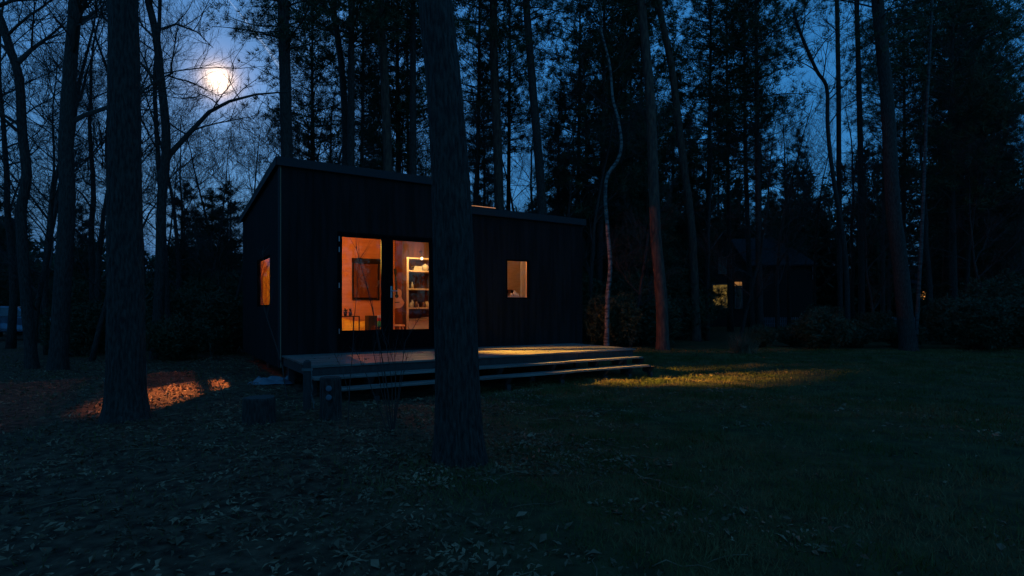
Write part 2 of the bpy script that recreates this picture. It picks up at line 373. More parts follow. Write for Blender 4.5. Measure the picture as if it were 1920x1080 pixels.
# skylight in the lower roof
ss = s_of(897, 3.4); st0, st1 = 2.9, 4.1
mb = MB()
for (u0,u1,v0,v1) in ((ss-.4,ss-.34,st0,st1),(ss+.34,ss+.4,st0,st1),(ss-.34,ss+.34,st0,st0+.06),(ss-.34,ss+.34,st1-.06,st1)):
    mb.hexa([(u0,v0,ztopB(v0)+.002),(u1,v0,ztopB(v0)+.002),(u1,v1,ztopB(v1)+.002),(u0,v1,ztopB(v1)+.002)], [(u0,v0,ztopB(v0)+.10),(u1,v0,ztopB(v0)+.10),(u1,v1,ztopB(v1)+.10),(u0,v1,ztopB(v1)+.10)])
sk = mb.build('skylight', M['frame'], rb)
mb = MB(); v0, v1 = st0+.061, st1-.061
mb.hexa([(ss-.339,v0,ztopB(v0)+.07),(ss+.339,v0,ztopB(v0)+.07),(ss+.339,v1,ztopB(v1)+.07),(ss-.339,v1,ztopB(v1)+.07)], [(ss-.339,v0,ztopB(v0)+.12),(ss+.339,v0,ztopB(v0)+.12),(ss+.339,v1,ztopB(v1)+.12),(ss-.339,v1,ztopB(v1)+.12)])
mb.build('pane', M['sky_glass'], sk)

# doors: two glazed leaves in one frame
mb = MB(); a, b, c, d = DOOR
mb.box(a,a+.04,-.03,.1,c,d); mb.box(b-.04,b,-.03,.1,c,d); mb.box(a+.04,b-.04,-.03,.1,d-.05,d); mb.box(a+.04,b-.04,-.03,.1,c,c+.03)
fr = mb.build('door_frame', M['frame'], cabin, bevel=.003)
mid = (s_of(714.5,0)+s_of(736.5,0))/2
GL = [(s_of(641,0), s_of(714.5,0)), (s_of(736.5,0), s_of(804.5,0))]
gz0, gz1 = .955, 2.82
for k, (g0, g1) in enumerate(GL):
    l0, l1 = (a+.042, mid-.003) if k == 0 else (mid+.003, b-.042)
    mb = MB(); mb.box(l0,g0,-.02,.018,c+.032,d-.052); mb.box(g1,l1,-.02,.018,c+.032,d-.052)
    mb.box(g0,g1,-.02,.018,c+.032,gz0); mb.box(g0,g1,-.02,.018,gz1,d-.052)
    leaf = mb.build('door', M['frame'], cabin, bevel=.003)
    mb = MB(); mb.box(g0+.001,g1-.001,-.004,.002,gz0+.001,gz1-.001); mb.build('pane', M['glass'], leaf)
    if k == 0:
        for zh in (z_of(448,1.1,0), z_of(468,1.1,0), z_of(535,1.1,0), z_of(621,1.1,0)):
            mb = MB(); mb.tube([(l0-.01,-.035,zh-.05),(l0-.01,-.035,zh+.05)], [.011,.011], 10); mb.build('hinge', M['steel'], leaf)
    else:
        hs = s_of(733,0)
        mb = MB(); mb.box(hs-.018,hs+.018,-.030,-.0205,1.62,1.86); mb.tube([(hs,-.03,1.76),(hs,-.075,1.76),(hs+.01,-.08,1.76),(hs+.12,-.08,1.76)], [.009]*4, 8)
        mb.build('handle', M['steel'], leaf, bevel=.002)
# windows
def window_front(s0,s1,z0,z1,t0=-.03,t1=.08,f=.045):
    mb = MB(); mb.box(s0,s0+f,t0,t1,z0,z1); mb.box(s1-f,s1,t0,t1,z0,z1); mb.box(s0+f,s1-f,t0,t1,z1-f,z1); mb.box(s0+f,s1-f,t0,t1,z0,z0+f)
    w = mb.build('window', M['frame'], cabin, bevel=.003)
    mb = MB(); mb.box(s0+f,s1-f,(t0+t1)/2-.003,(t0+t1)/2+.003,z0+f,z1-f); mb.build('pane', M['glass'], w)
    return w
def window_side(x0,x1,t0,t1,z0,z1,f=.045):
    mb = MB(); mb.box(x0,x1,t0,t0+f,z0,z1); mb.box(x0,x1,t1-f,t1,z0,z1); mb.box(x0,x1,t0+f,t1-f,z1-f,z1); mb.box(x0,x1,t0+f,t1-f,z0,z0+f)
    w = mb.build('window', M['frame'], cabin, bevel=.003)
    mb = MB(); mb.box((x0+x1)/2-.003,(x0+x1)/2+.003,t0+f,t1-f,z0+f,z1-f); mb.build('pane', M['glass'], w)
    return w
e = .045
w2 = window_front(W2[0]-.0,W2[1]+.0,W2[2],W2[3], f=.03)
wl = window_side(-.03,.04,WL[0]-.0,WL[1]+.0,WL[2],WL[3], f=.03)
wr = window_side(LEN-.08,LEN+.03,*WR)
wbk = window_front(WB[0],WB[1],WB[2],WB[3],DEP-.1,DEP+.03)
# roller blind and handle of the back window
mb = MB(); mb.box(WB[0]-.04,WB[1]+.04,DEP-T-.12,DEP-T-.002,WB[3]-.10,WB[3]+.04); bl = mb.build('blind_cassette', M['black'], cabin, bevel=.01)
mb = MB(); mb.box(WB[0]+.02,WB[1]-.02,DEP-T-.03,DEP-T-.02,WB[2]+.03,WB[3]-.1); mb.build('blind', M['blind'], bl)
mb = MB(); mb.box(WB[0],WB[1],DEP-T-.05,DEP-T-.002,WB[2]-.04,WB[2]); mb.box(WB[0]-.03,WB[0],DEP-T-.05,DEP-T-.002,WB[2]-.04,WB[3]-.1); mb.box(WB[1],WB[1]+.03,DEP-T-.05,DEP-T-.002,WB[2]-.04,WB[3]-.1)
mb.build('inner_window_frame', M['black'], bl)
mb = MB(); mb.box(WB[1]-.01,WB[1]+.02,DEP-T-.07,DEP-T-.051,2.15,2.22); mb.hexa([(WB[1]-.06,DEP-T-.10,2.03),(WB[1]-.03,DEP-T-.10,2.03),(WB[1]-.03,DEP-T-.07,2.03),(WB[1]-.06,DEP-T-.07,2.03)],[(WB[1]-.01,DEP-T-.10,2.22),(WB[1]+.02,DEP-T-.10,2.22),(WB[1]+.02,DEP-T-.071,2.22),(WB[1]-.01,DEP-T-.071,2.22)])
mb.build('window_handle', M['steel'], bl)
# inside: cupboard block with open shelves, partitions
SX0, SX1, ST0 = s_of(764,2.6), 4.75, 2.6
BX = s_of(754,2.6)
mb = MB()
mb.box(BX, SX0, ST0, 3.12, ZFL+.001, 3.62); mb.box(SX0, SX1, ST0+.02, 3.12, 2.74, 3.60)
mb.box(SX0, SX1, 3.05, 3.12, ZFL+.001, 2.738)
mb.build('cupboard_block', M['plydark'], cabin)
mb = MB(); mb.box(SX0-.03,SX0+.03,ST0-.02,ST0-.002,ZFL+.002,2.74)
mb.box(SX0+.001,SX1,ST0,3.048,2.70,2.738)
for py, th in ((507,.04),(541,.035),(576,.045)):
    z = z_of(py,3.9,ST0); mb.box(SX0+.031,SX1-.001,ST0-.01,3.046,z-th,z)
sh = mb.build('shelving', M['shelf'], cabin, bevel=.003)
mb = MB()   # tongue and groove backing of the second compartment
zz0, zz1 = z_of(541,3.9,ST0)+.002, z_of(507,3.9,ST0)-.05
x = SX0+.04
while x < SX1-.02: mb.box(x, x+.035, 3.02, 3.04, zz0, zz1); x += .045
mb.build('slatted_back', M['plydark'], sh)
mb = MB(); mb.box(SX1, SX1+.1, .9, DEP-T-.002, ZFL+.001, 3.55); mb.box(SX1+.1, LEN-T-.002, 2.2, 2.3, ZFL+.001, 3.5); mb.build('partition', M['shelf'], cabin)

# interior furniture: every piece its own thing
def inside(name, s, t, z, label, cat, group=None): return empty(name, cw(s,t,z), PHI, label, cat, group)
# shelf contents
def jar(s, t, z, r, h, m, name, label, cat, prof=None):
    mb = MB(); prof = prof or [(r*.9,0),(r,.1*h),(r,.7*h),(r*.6,.82*h),(r*.6,h)]
    mb.lathe(prof, 14); o = mb.build(name, m, smooth=True); o.location = cw(s,t,z); tag(o, label, cat); return o
zs1, zs2, zs3 = z_of(507,3.9,ST0), z_of(541,3.9,ST0), z_of(576,3.9,ST0)
o = inside('folded_towel_pile', s_of(780,2.75), 2.75, zs1+.002, 'white folded cloths on the top shelf behind the right door', 'towels')
for i in range(4):
    mb = MB(); mb.box(-.12+.01*i,.14-.008*i,-.12,.12,.001+.028*i,.027+.028*i); mb.build('towel', M['white'], o, bevel=.012)
o = empty('clip_lamp', cw(s_of(791,2.45),2.45,z_of(485,4.0,2.45)), PHI, 'small round glowing lamp at the top of the shelves', 'lamp')
mb = MB(); mb.lathe([(.004,-.04),(.025,-.03),(.036,0),(.025,.03),(.004,.04)],14); mb.build('bulb', M['bulb'], o, smooth=True)
mb = MB(); mb.tube([(0,0,.05),(0,0,.16),(0,.3,.2)],[.01]*3,8); mb.build('arm', M['black'], o)
lt = bpy.data.lights.new('shelf_light','POINT'); lt.energy = 28; lt.color = (1,.62,.22); lt.shadow_soft_size = .06
lo = bpy.data.objects.new('shelf_light', lt); C.objects.link(lo); lo.location = cw(s_of(791,2.2),2.15,z_of(485,4.0,2.45)); 
o = inside('glass_bowl', s_of(797,2.7), 2.7, zs1+.002, 'pale round bowl at the right end of the top shelf', 'bowl')
mb = MB(); mb.lathe([(.04,0),(.07,.02),(.10,.08),(.095,.13),(.085,.13),(.088,.08),(.06,.03)],16); mb.build('bowl', M['ceramic'], o, smooth=True)
mb = MB(); mb.lathe([(.088,.131),(.06,.16),(.02,.17),(.02,.19)],16); mb.build('lid', M['ceramic'], o, smooth=True)
jar(s_of(773,2.75),2.75,zs2+.002,.035,.18,M['ceramic'],'bottle','slim pale bottle standing alone on the slatted shelf','bottle',[(.035,0),(.035,.11),(.014,.13),(.014,.18)])
k = 0
for px, r, h, m, nm, lb in ((769,.035,.12,'ceramic','jar','short pale jar at the left of the third shelf'),(773.5,.045,.19,'ceramic','jar','tallest pale jar on the third shelf'),
      (780,.05,.15,'brownglass','jar','brown jar beside the tallest pale jar on the third shelf'),(784,.03,.10,'ceramic','jar','tiny pale pot in the middle of the third shelf'),
      (794,.055,.14,'brownglass','coffee_pot','dark pot near the right of the third shelf'),(801,.06,.15,'shelf','jar','tan canister at the right end of the third shelf')):
    jar(s_of(px,2.75),2.72+.05*(k%2),zs3+.002,r,h,M[m],nm,lb,'jar' if nm=='jar' else 'pot'); k += 1
o = inside('serving_plate', s_of(799,2.72), 2.72, zs3-.34, 'pale oval plate on the counter below the shelves', 'plate')
mb = MB(); mb.lathe([(.03,0),(.10,.012),(.15,.03),(.148,.036),(.09,.02)],20); mb.build('plate', M['ceramic'], o, smooth=True)
o.location = cw(s_of(799,2.72), 2.72, zs3-.30)
o = inside('kitchen_counter', SX0+.5, 2.78, ZFL, 'grey worktop and cupboard under the shelves behind the right door', 'counter')
mb = MB(); mb.box(-.46,.55,-.17,.26,.001,zs3-.36-ZFL); mb.build('cabinet', M['white'], o, bevel=.004)
mb = MB(); mb.box(-.46,.56,-.20,.265,zs3-.358-ZFL,zs3-.302-ZFL); mb.build('worktop', M['steel'], o, bevel=.004)
# guitar on the cupboard's side, stool under it
gs, gt = s_of(744,2.35), 2.35
o = inside('guitar', gs, gt, z_of(578,gs,gt), 'acoustic guitar with dark sound hole hanging beside the right door glass', 'guitar')
mb = MB(); pr = []; H = .50
for i in range(29):
    z = H*i/28; u = i/28
    w = .19*math.sqrt(max(0,1-((u-.30)/.31)**2)) if u < .3 else (.19-.065*math.sin(min(1,(u-.3)/.3)*math.pi/2) if u < .6 else .125+.015*math.sin((u-.6)/.2*math.pi/2) if u < .8 else .14*math.sqrt(max(0,1-((u-.8)/.2)**2)))
    pr.append((max(w,.004), z))
outl = [(w,z) for w,z in pr]+[(-w,z) for w,z in reversed(pr)]
n = len(outl); mb.add([(x,-.05,z) for x,z in outl]+[(x,.05,z) for x,z in outl], [tuple(range(n)), tuple(range(2*n-1,n-1,-1))]+[(i,(i+1)%n+0,(i+1)%n+n,i+n)[::-1] for i in range(n)])
mb.build('body', M['guitar'], o)
mb = MB(); mb.lathe([(.05,-.002),(.05,.002)],20); q = mb.build('sound_hole', M['black'], o); q.rotation_euler = (R(90),0,0); q.location = (0,-.0535,.31)
mb = MB(); mb.box(-.022,.022,-.07,-.052,.36,.86); mb.box(-.035,.035,-.065,-.047,.862,1.0); mb.build('neck', M['black'], o)
mb = MB(); mb.box(-.06,.06,-.06,-.0515,.14,.16); mb.build('bridge', M['black'], o)
o.rotation_euler = (0, R(-4), PHI)
o = inside('stool', gs, gt+.02, ZFL, 'small wooden stool standing beneath the hanging guitar', 'stool')
mb = MB(); mb.box(-.17,.17,-.15,.15,.42,.46); mb.build('seat', M['ply'], o, bevel=.01)
for sx in (-1,1):
    for sy in (-1,1):
        mb = MB(); mb.tube([(sx*.17,sy*.14,.001),(sx*.13,sy*.11,.419)],[.016,.02],8); mb.build('leg', M['ply'], o)
# desk with potted plants behind the left door
dt = 1.25; ds0, ds1 = s_of(622,dt), s_of(669,dt); dz = z_of(592,ds1,dt)
o = inside('desk', ds0, dt, ZFL, 'thin black framed desk behind the left door glass', 'desk')
mb = MB(); mb.box(0,ds1-ds0,-.22,.22,dz-ZFL-.022,dz-ZFL); mb.build('desk_top', M['black'], o, bevel=.003)
for sx in (.012, ds1-ds0-.012):
    mb = MB(); mb.box(sx-.011,sx+.011,-.22,-.198,.001,dz-ZFL-.023); mb.box(sx-.011,sx+.011,.198,.22,.001,dz-ZFL-.023); mb.box(sx-.011,sx+.011,-.197,.197,.02,.04); mb.build('leg_frame', M['black'], o)
for px, lb in ((646.5,'left of the two small potted plants on the black desk'),(655.5,'right of the two small potted plants on the black desk')):
    o = inside('potted_plant', s_of(px,dt), dt-.05, dz+.001, lb, 'plant', 'potted plants on the desk')
    mb = MB(); mb.lathe([(.03,0),(.045,.09),(.04,.09)],12); mb.build('pot', M['black'], o, smooth=True)
    mb = MB()
    for i in range(26):
        a = random.uniform(0,6.28); l = random.uniform(.04,.10); e2 = random.uniform(.2,1.3); dx = Vector((math.cos(a)*math.cos(e2),math.sin(a)*math.cos(e2),math.sin(e2)))
        sd = dx.cross(Vector((0,0,1))).normalized()*.016; p = Vector((0,0,.09))
        mb.add([p, p+dx*l*.6+sd, p+dx*l, p+dx*l*.6-sd], [(0,1,2,3)])
    mb.build('leaves', M['bush'], o)
# bed with mustard blanket
bs0, bs1, bt0, bt1 = 1.3, 3.35, 3.3, 4.75
o = inside('bed', bs0, bt0, ZFL, 'low bed with mustard yellow blanket seen through the left door', 'bed')
mb = MB(); mb.box(0,bs1-bs0,0,bt1-bt0,.08,.30); mb.build('bed_base', M['plydark'], o, bevel=.01)
for (x,y) in ((.05,.05),(bs1-bs0-.05,.05),(.05,bt1-bt0-.05),(bs1-bs0-.05,bt1-bt0-.05)):
    mb = MB(); mb.box(x-.03,x+.03,y-.03,y+.03,.001,.079); mb.build('leg', M['plydark'], o)
mb = MB(); gx = 30; gy = 18; v = []
for j in range(gy+1):
    for i in range(gx+1):
        x = (bs1-bs0+.04)*i/gx-.02; y = (bt1-bt0+.04)*j/gy-.02
        ed = min(i,gx-i,j,gy-j); z = .50+.02*math.sin(x*9+y*4)+.015*math.sin(y*17-x*5)+.13*math.exp(-((x-.95)**2+(y-.9)**2)/.06)
        if ed == 0: z = .305
        v.append((x,y,z))
mb.add(v, [(j*(gx+1)+i, j*(gx+1)+i+1, (j+1)*(gx+1)+i+1, (j+1)*(gx+1)+i) for j in range(gy) for i in range(gx)])
q = mb.build('blanket', M['yellow'], o, smooth=True)
o = inside('speaker_box', s_of(697,3.05), 3.0, ZFL, 'black box cabinet at the foot of the bed', 'cabinet')
mb = MB(); mb.box(-.15,.16,-.15,.15,.001,z_of(592,2.4,3.0)-ZFL); mb.build('case', M['black'], o, bevel=.01)
mb = MB(); mb.lathe([(.09,-.001),(.09,.004),(.075,.007),(.01,.003)],18); q = mb.build('speaker_cone', M['plydark'], o); q.rotation_euler=(R(90),0,0); q.location=(0,-.152,.35)
for px, py0, py1, m, nm, lb in ((711,612,602.5,'green','storage_tin','round green tin at the bottom of the stack by the left door'),(711,602,596.5,'red','storage_tin','red tin between the green tin and the pale cup'),(711,596,591,'white','cup','pale cup on top of the red tin')):
    s_ = s_of(px,1.6); z0_ = z_of(py0,s_,1.6); z1_ = z_of(py1,s_,1.6)
    jar(s_,1.6,z0_,.045,z1_-z0_,M[m],nm,lb,'tin' if nm != 'cup' else 'cup',[(.042,0),(.045,.01),(.045,(z1_-z0_)*.92),(.04,(z1_-z0_))])
s_ = s_of(711,1.6); zt_ = z_of(612.3,s_,1.6)
o = inside('side_table', s_, 1.6, ZFL, 'small round table carrying the stack of tins', 'table')
mb = MB(); mb.lathe([(.11,zt_-ZFL-.02),(.11,zt_-ZFL)],18); mb.build('table_top', M['black'], o)
mb = MB(); mb.lathe([(.09,.001),(.09,.012),(.014,.02),(.014,zt_-ZFL-.021)],14); mb.build('stem', M['black'], o)
# room behind the small front window
s_ = s_of(981,1.3)
o = inside('door_post', s_, 1.3, ZFL, 'pale upright post seen through the small right window', 'post')
mb = MB(); mb.box(-.075,.075,-.04,.04,.001,2.75); mb.build('post', M['white'], o, bevel=.005)
mb = MB(); mb.box(.052,.075,-.06,-.02,.7,2.2); mb.build('rail', M['shelf'], o, bevel=.004)
o = inside('wall_shelf', s_of(960,2.0), 2.19, z_of(541,6.0,2.0), 'short wooden shelf on the wall behind the small right window', 'shelf')
mb = MB(); mb.box(-.30,.16,-.18,-.002,-.03,0); mb.build('board', M['ply'], o, bevel=.003)
mb = MB(); mb.box(-.12,-.09,-.14,-.002,-.12,-.031); mb.box(.09,.12,-.14,-.002,-.12,-.031); mb.build('bracket', M['black'], o)
for i,(px,h) in enumerate(((959,.09),(964,.16),(967,.12),(971,.08))):
    t_ = .45; s_ = s_of(px,t_); z_ = z_of(556,s_,t_)
    jar(s_,t_,z_,.028,h,M['ceramic'],'bottle',['squat pale bottle, leftmost on the sill counter of the small window','tallest pale bottle on the sill counter of the small window','middle sized bottle right of the tallest in the small window','shortest bottle, rightmost on the sill counter of the small window'][i],'bottle',[(.028,0),(.028,h*.6),(.012,h*.75),(.012,h)])
o = inside('basin_counter', 5.6, .4, ZFL, 'wooden counter just inside the small right window', 'counter')
mb = MB(); mb.box(-.6,.6,-.22,.22,z_of(556,5.3,.45)-ZFL-.05,z_of(556,5.3,.45)-ZFL-.002); mb.build('worktop', M['ply'], o, bevel=.004)
mb = MB(); mb.box(-.58,.58,-.2,.2,.001,z_of(556,5.3,.45)-ZFL-.052); mb.build('cabinet', M['white'], o)
# yellow curtain at the left wall window
o = inside('curtain', .42, DEP-T-.12, ZFL, 'ochre curtain hanging in the back corner inside the left side window', 'curtain')
mb = MB(); pts = [(i*.03, .025*math.sin(i*1.3)) for i in range(22)]; n = len(pts)
v = [(x,y,.3) for x,y in pts]+[(x,y,1.72+.5*min(1,i/8)) for i,(x,y) in enumerate(pts)]+[(x,y+.01,.3) for x,y in pts]+[(x,y+.01,1.72+.5*min(1,i/8)) for i,(x,y) in enumerate(pts)]
mb.add(v, [(i,i+1,n+i+1,n+i) for i in range(n-1)]+[(2*n+i,3*n+i,3*n+i+1,2*n+i+1) for i in range(n-1)]+[(n+i,n+i+1,3*n+i+1,3*n+i) for i in range(n-1)])
mb.build('fabric', M['yellow'], o)

# lamps that light the rooms
def pendant(name, s, t, z, label, power, col, ceil):
    o = empty(name, cw(s,t,z), PHI, label, 'lamp')
    mb = MB(); mb.lathe([(.005,-.045),(.03,-.03),(.04,0),(.03,.03),(.012,.05)],14); mb.build('bulb', M['lampwarm'], o, smooth=True)
    mb = MB(); mb.tube([(0,0,.055),(0,0,ceil-z)],[.006,.006],6); mb.lathe([(.02,.052),(.02,.09)],10); mb.build('cord', M['black'], o)
    l = bpy.data.lights.new(name+'_light','POINT'); l.energy = power; l.color = col; l.shadow_soft_size = .045
    lo = bpy.data.objects.new(name+'_light', l); C.objects.link(lo); lo.parent = o; lo.location = (0,0,-.06)
    return o
WARM = (1,.265,.045)
pendant('pendant_lamp', 1.45, 2.5, 3.15, 'warm bulb hanging over the middle of the main room', 210, WARM, ztopA(2.65)-.12)
pendant('pendant_lamp', 5.15, .33, 2.95, 'dim bulb hanging just inside above the small front window', 30, (1,.55,.24), ztopB(.33)-.12)
pendant('pendant_lamp', 5.8, 3.3, 1.9, 'warm bulb hanging in the far right back room', 430, (1,.30,.10), ztopB(3.3)-.12)
def spotlight(s, t, z, aim, label, power, col, size, ceil):
    o = empty('spotlight', cw(s,t,z), 0, label, 'lamp')
    d = (cw(*aim)-cw(s,t,z)).normalized(); q = d.to_track_quat('-Z','Y')
    mb = MB(); mb.tube([-d*.16, -d*.02],[.045,.05],16); mb.build('lamp_head', M['black'], o)
    mb = MB(); mb.tube([-d*.10+Vector((0,0,.05)), Vector((0,0,ceil-z))-d*.10],[.008,.008],6); mb.build('stem', M['black'], o)
    mb = MB(); mb.tube([-d*.0195, -d*.012],[.042,.04],16); mb.build('lens', M['lampwarm'], o)
    l = bpy.data.lights.new('spot_beam','SPOT'); l.energy = power; l.color = col; l.shadow_soft_size = .05; l.spot_size = R(size); l.spot_blend = 1
    lo = bpy.data.objects.new('spot_beam', l); C.objects.link(lo); lo.parent = o; lo.rotation_euler = q.to_euler()
spotlight(.85, .55, 3.15, (6.1,-2.45,0), 'ceiling spotlight by the front wall aimed out through the glass doors', 17000, (1,.56,.07), 30, ztopA(.5)-.12)
spotlight(1.05, 2.65, 3.2, (-1.25,-.45,0), 'ceiling spotlight in the main room aimed at the left side window', 11000, (1,.32,.08), 26, ztopA(2.65)-.12)

o = empty('added_shadow_board', cw(.45,1.0,2.37), PHI, 'narrow wooden board added inside the left side window to split its spill of light', 'shelf')
mb = MB(); mb.box(-.045,.045,0,1.5,0,.022); mb.build('board', M['ply'], o, bevel=.004)  # added board: its shadow parts the light patch on the ground outside
for q in (.1,1.4):
    mb = MB(); mb.tube([(0,q,.023),(0,q,1.45)],[.004,.004],5); mb.build('cord', M['black'], o)

# ------------------------------------------------------------------ deck with steps
DW = 2.32; ZD = EYE-.885
deck = empty('deck', cw(0,0,0), PHI, 'wet wooden deck with two long steps in front of the cabin', 'deck')
def planks(mb, s0, s1, tn, tf, z, w=.125, gap=.006, th=.03):
    t = tf
    while t > tn+.01:
        e = max(t-w, tn); dzr = random.uniform(-.002,.002)
        mb.box(s0+random.uniform(-.006,.006), s1+random.uniform(-.006,.006), e+gap, t, z-th+dzr, z+dzr); t = e
JO = s_of(1038,-DW)
DR = s_of(1197,-DW)
mb = MB(); planks(mb, .03, JO-.004, -DW, -.03, ZD); mb.build('deck_boards', M['deck'], deck)
mb = MB(); planks(mb, JO+.004, DR, -DW+.08, -.03, ZD-.004); mb.build('deck_boards', M['deck'], deck)
mb = MB(); mb.box(.05,JO,-DW+.03,-DW+.07,ZD-.19,ZD-.034); mb.box(JO+.01,DR-.05,-DW+.11,-DW+.15,ZD-.19,ZD-.04)
mb.box(.05,.09,-DW+.075,-.05,ZD-.19,ZD-.034); mb.box(DR-.1,DR-.06,-DW+.155,-.05,ZD-.19,ZD-.04)
for i in range(9): s = .6+i*.75; mb.box(s,s+.04,-DW+.16,-.05,ZD-.17,ZD-.036)
mb.build('joists', M['timber'], deck)
mb = MB()
for s in (.12, 2.2, 4.3, DR-.2):
    for t in (-DW+.25, -.4): mb = MB(); mb.box(s-.05,s+.05,t-.05,t+.05,-.1,ZD-.192); mb.build('support_post', M['timber'], deck)
S1, S2 = ZD-.155, ZD-.305
for z, n_, a0, e1 in ((S1,1,s_of(590,-DW-.28),s_of(1203,-DW-.2)),(S2,2,s_of(641,-DW-.56),s_of(1214,-DW-.45))):
    for (u0,u1,off) in ((a0,JO+.05,0),(JO+.06,e1,.04)):
        mb = MB(); t1_ = -DW-.28*(n_-1)+off+.015; 
        mb.box(u0,u1,t1_-.30,t1_-.155,z-.036,z); mb.box(u0,u1,t1_-.148,t1_-.01,z-.036,z-.001)
        mb.build('step_tread', M['deck'], deck, bevel=.004)
mb = MB()
for s in (.9, 2.1, 3.3, 4.5, 5.6, 6.25, DR-.12):
    mb = MB()
    for (z,ta,tb) in ((S1,-DW-.27,-DW+.02),(S2,-DW-.55,-DW-.281)):
        mb.hexa([(s-.045,ta+.10,z-.16),(s+.045,ta+.10,z-.16),(s+.045,tb,z-.16),(s-.045,tb,z-.16)],[(s-.045,ta,z-.038),(s+.045,ta,z-.038),(s+.045,tb,z-.038),(s-.045,tb,z-.038)])
    mb.box(s-.04,s+.04,-DW-.50,-DW-.42,-.1,S2-.161)
    mb.build('step_bracket', M['timber'], deck)

# ------------------------------------------------------------------ small things in front
def stump(name, px, py, w, h, label, mt='timber'):
    d = EYE*F/(py-HZ); p = at(px, py, d); p.z = gz(p.x,p.y)-.01
    o = empty(name, p, random.uniform(0,6), label, 'stump')
    mb = MB(); r = w/2
    def rg(a, q): return 1+.05*math.sin(3*a+1)+.03*math.sin(7*a)+.015*math.sin(19*a)
    mb.tube([(0,0,0),(0,0,h*.12),(0.003,0,h*.5),(0,.004,h-.012),(0,.004,h)], [r*1.1,r*1.03,r,r*.985,r*.95], 40, True, rg)
    mb.build('bark', M['bark'], o, smooth=False)
    mb = MB(); mb.tube([(0,.004,h+.001),(0,.004,h+.006)], [r*.93,r*.91], 40, True, rg); mb.build('cut_face', M['timber'], o)
    return o
stump('chopping_stump', 488, 797, .36, .31, 'squat sawn log standing on the leaves left of the deck')
d_ = EYE*F/(785-HZ)
o = stump('log_post', 621, 789, .25, .53, 'waist thick log beside the steps with two pale blue discs')
for zz in (.41,.30):
    mb = MB(); mb.lathe([(.034,-.002),(.036,.002),(.03,.006)],16); q = mb.build('reflector', M['tarp'], o); 
    q.rotation_euler = (R(90),0,-o.rotation_euler.z+R(8)); v = Vector((.0,-.132,zz)); q.location = Matrix.Rotation(-o.rotation_euler.z,3,'Z') @ (Vector((.015,-.138,zz)))
pp = at(576,771,7.55); 
o = empty('rope_post', (pp.x,pp.y,gz(pp.x,pp.y)-.02), .3, 'dark square post at the deck corner with pale rope tied to it', 'post')
mb = MB(); mb.box(-.05,.05,-.05,.05,0,.66); mb.hexa([(-.05,-.05,.661),(.05,-.05,.661),(.05,.05,.661),(-.05,.05,.661)],[(-.02,-.02,.69),(.02,-.02,.69),(.02,.02,.69),(-.02,.02,.69)]); mb.build('post', M['timber'], o, bevel=.006)
mb = MB(); mb.tube([(.05,-.055,.58),(.062,-.06,.50),(.055,-.065,.40),(.07,-.06,.30),(.055,-.07,.22),(.08,-.08,.12),(.09,-.09,.03)],[.007,.006,.007,.005,.006,.005,.004],6)
mb.tube([(.055,-.065,.24),(.085,-.08,.16),(.10,-.07,.10)],[.004]*3,5)
for k in range(3): mb.tube([(.058*math.cos(a)*1.15,.058*math.sin(a)*1.15,.55+.012*k) for a in [i*2*math.pi/12 for i in range(13)]],[.006]*13,5)
mb.build('rope', M['birch'], o)
pp = at(512,722,10.2)
o = empty('crumpled_tarp', (pp.x,pp.y,gz(pp.x,pp.y)+.004), .2, 'crumpled pale blue tarpaulin lying on the ground left of the deck', 'tarpaulin')
mb = MB(); gx, gy = 36, 22; v = []
for j in range(gy+1):
    for i in range(gx+1):
        x = (i/gx-.5)*.75; y = (j/gy-.5)*.5; ed = min(i,gx-i,j,gy-j)
        z = .006+min(1,ed/3)*(.05+.035*math.sin(x*21+3*math.sin(y*11))+.03*math.sin(y*29+x*13))
        v.append((x+.03*math.sin(y*14),y+.03*math.sin(x*17),max(z,.003)))
mb.add(v, [(j*(gx+1)+i, j*(gx+1)+i+1, (j+1)*(gx+1)+i+1, (j+1)*(gx+1)+i) for j in range(gy) for i in range(gx)])
mb.build('sheet', M['tarp'], o)

# ------------------------------------------------------------------ trees
def tufts(P, Dr, k, L, w, spread=.9, up=.25):
    """k thin needle blades round every point P (n,3), leaning along Dr (n,3)"""
    n = len(P); b = rng.normal(size=(n,k,3)); b /= np.linalg.norm(b,axis=2,keepdims=True)
    d = Dr[:,None,:]*(1-spread*.5)+b*spread; d[:,:,2] += up; d /= np.linalg.norm(d,axis=2,keepdims=True)
    l = L*rng.uniform(.5,1.15,size=(n,k,1)); s = np.cross(d, rng.normal(size=(n,k,3))); s /= np.linalg.norm(s,axis=2,keepdims=True)+1e-9
    o = P[:,None,:]+b*L*.18
    return np.stack([o-s*w*.5, o+s*w*.5, o+d*l], 2).reshape(-1,3,3)
def limb(mb, p, d, L, r, segs=6, bend=.25, n=5, grav=0, tip=.25, nodes=None):
    pts = [Vector(p)]; rad = [r]; d = Vector(d).normalized()
    for i in range(segs):
        d = (d+rvec()*bend*.5+Vector((0,0,grav))).normalized(); pts.append(pts[-1]+d*(L/segs)); rad.append(r*(1-(1-tip)*(i+1)/segs))
    mb.tube(pts, rad, n, False)
    return pts, rad
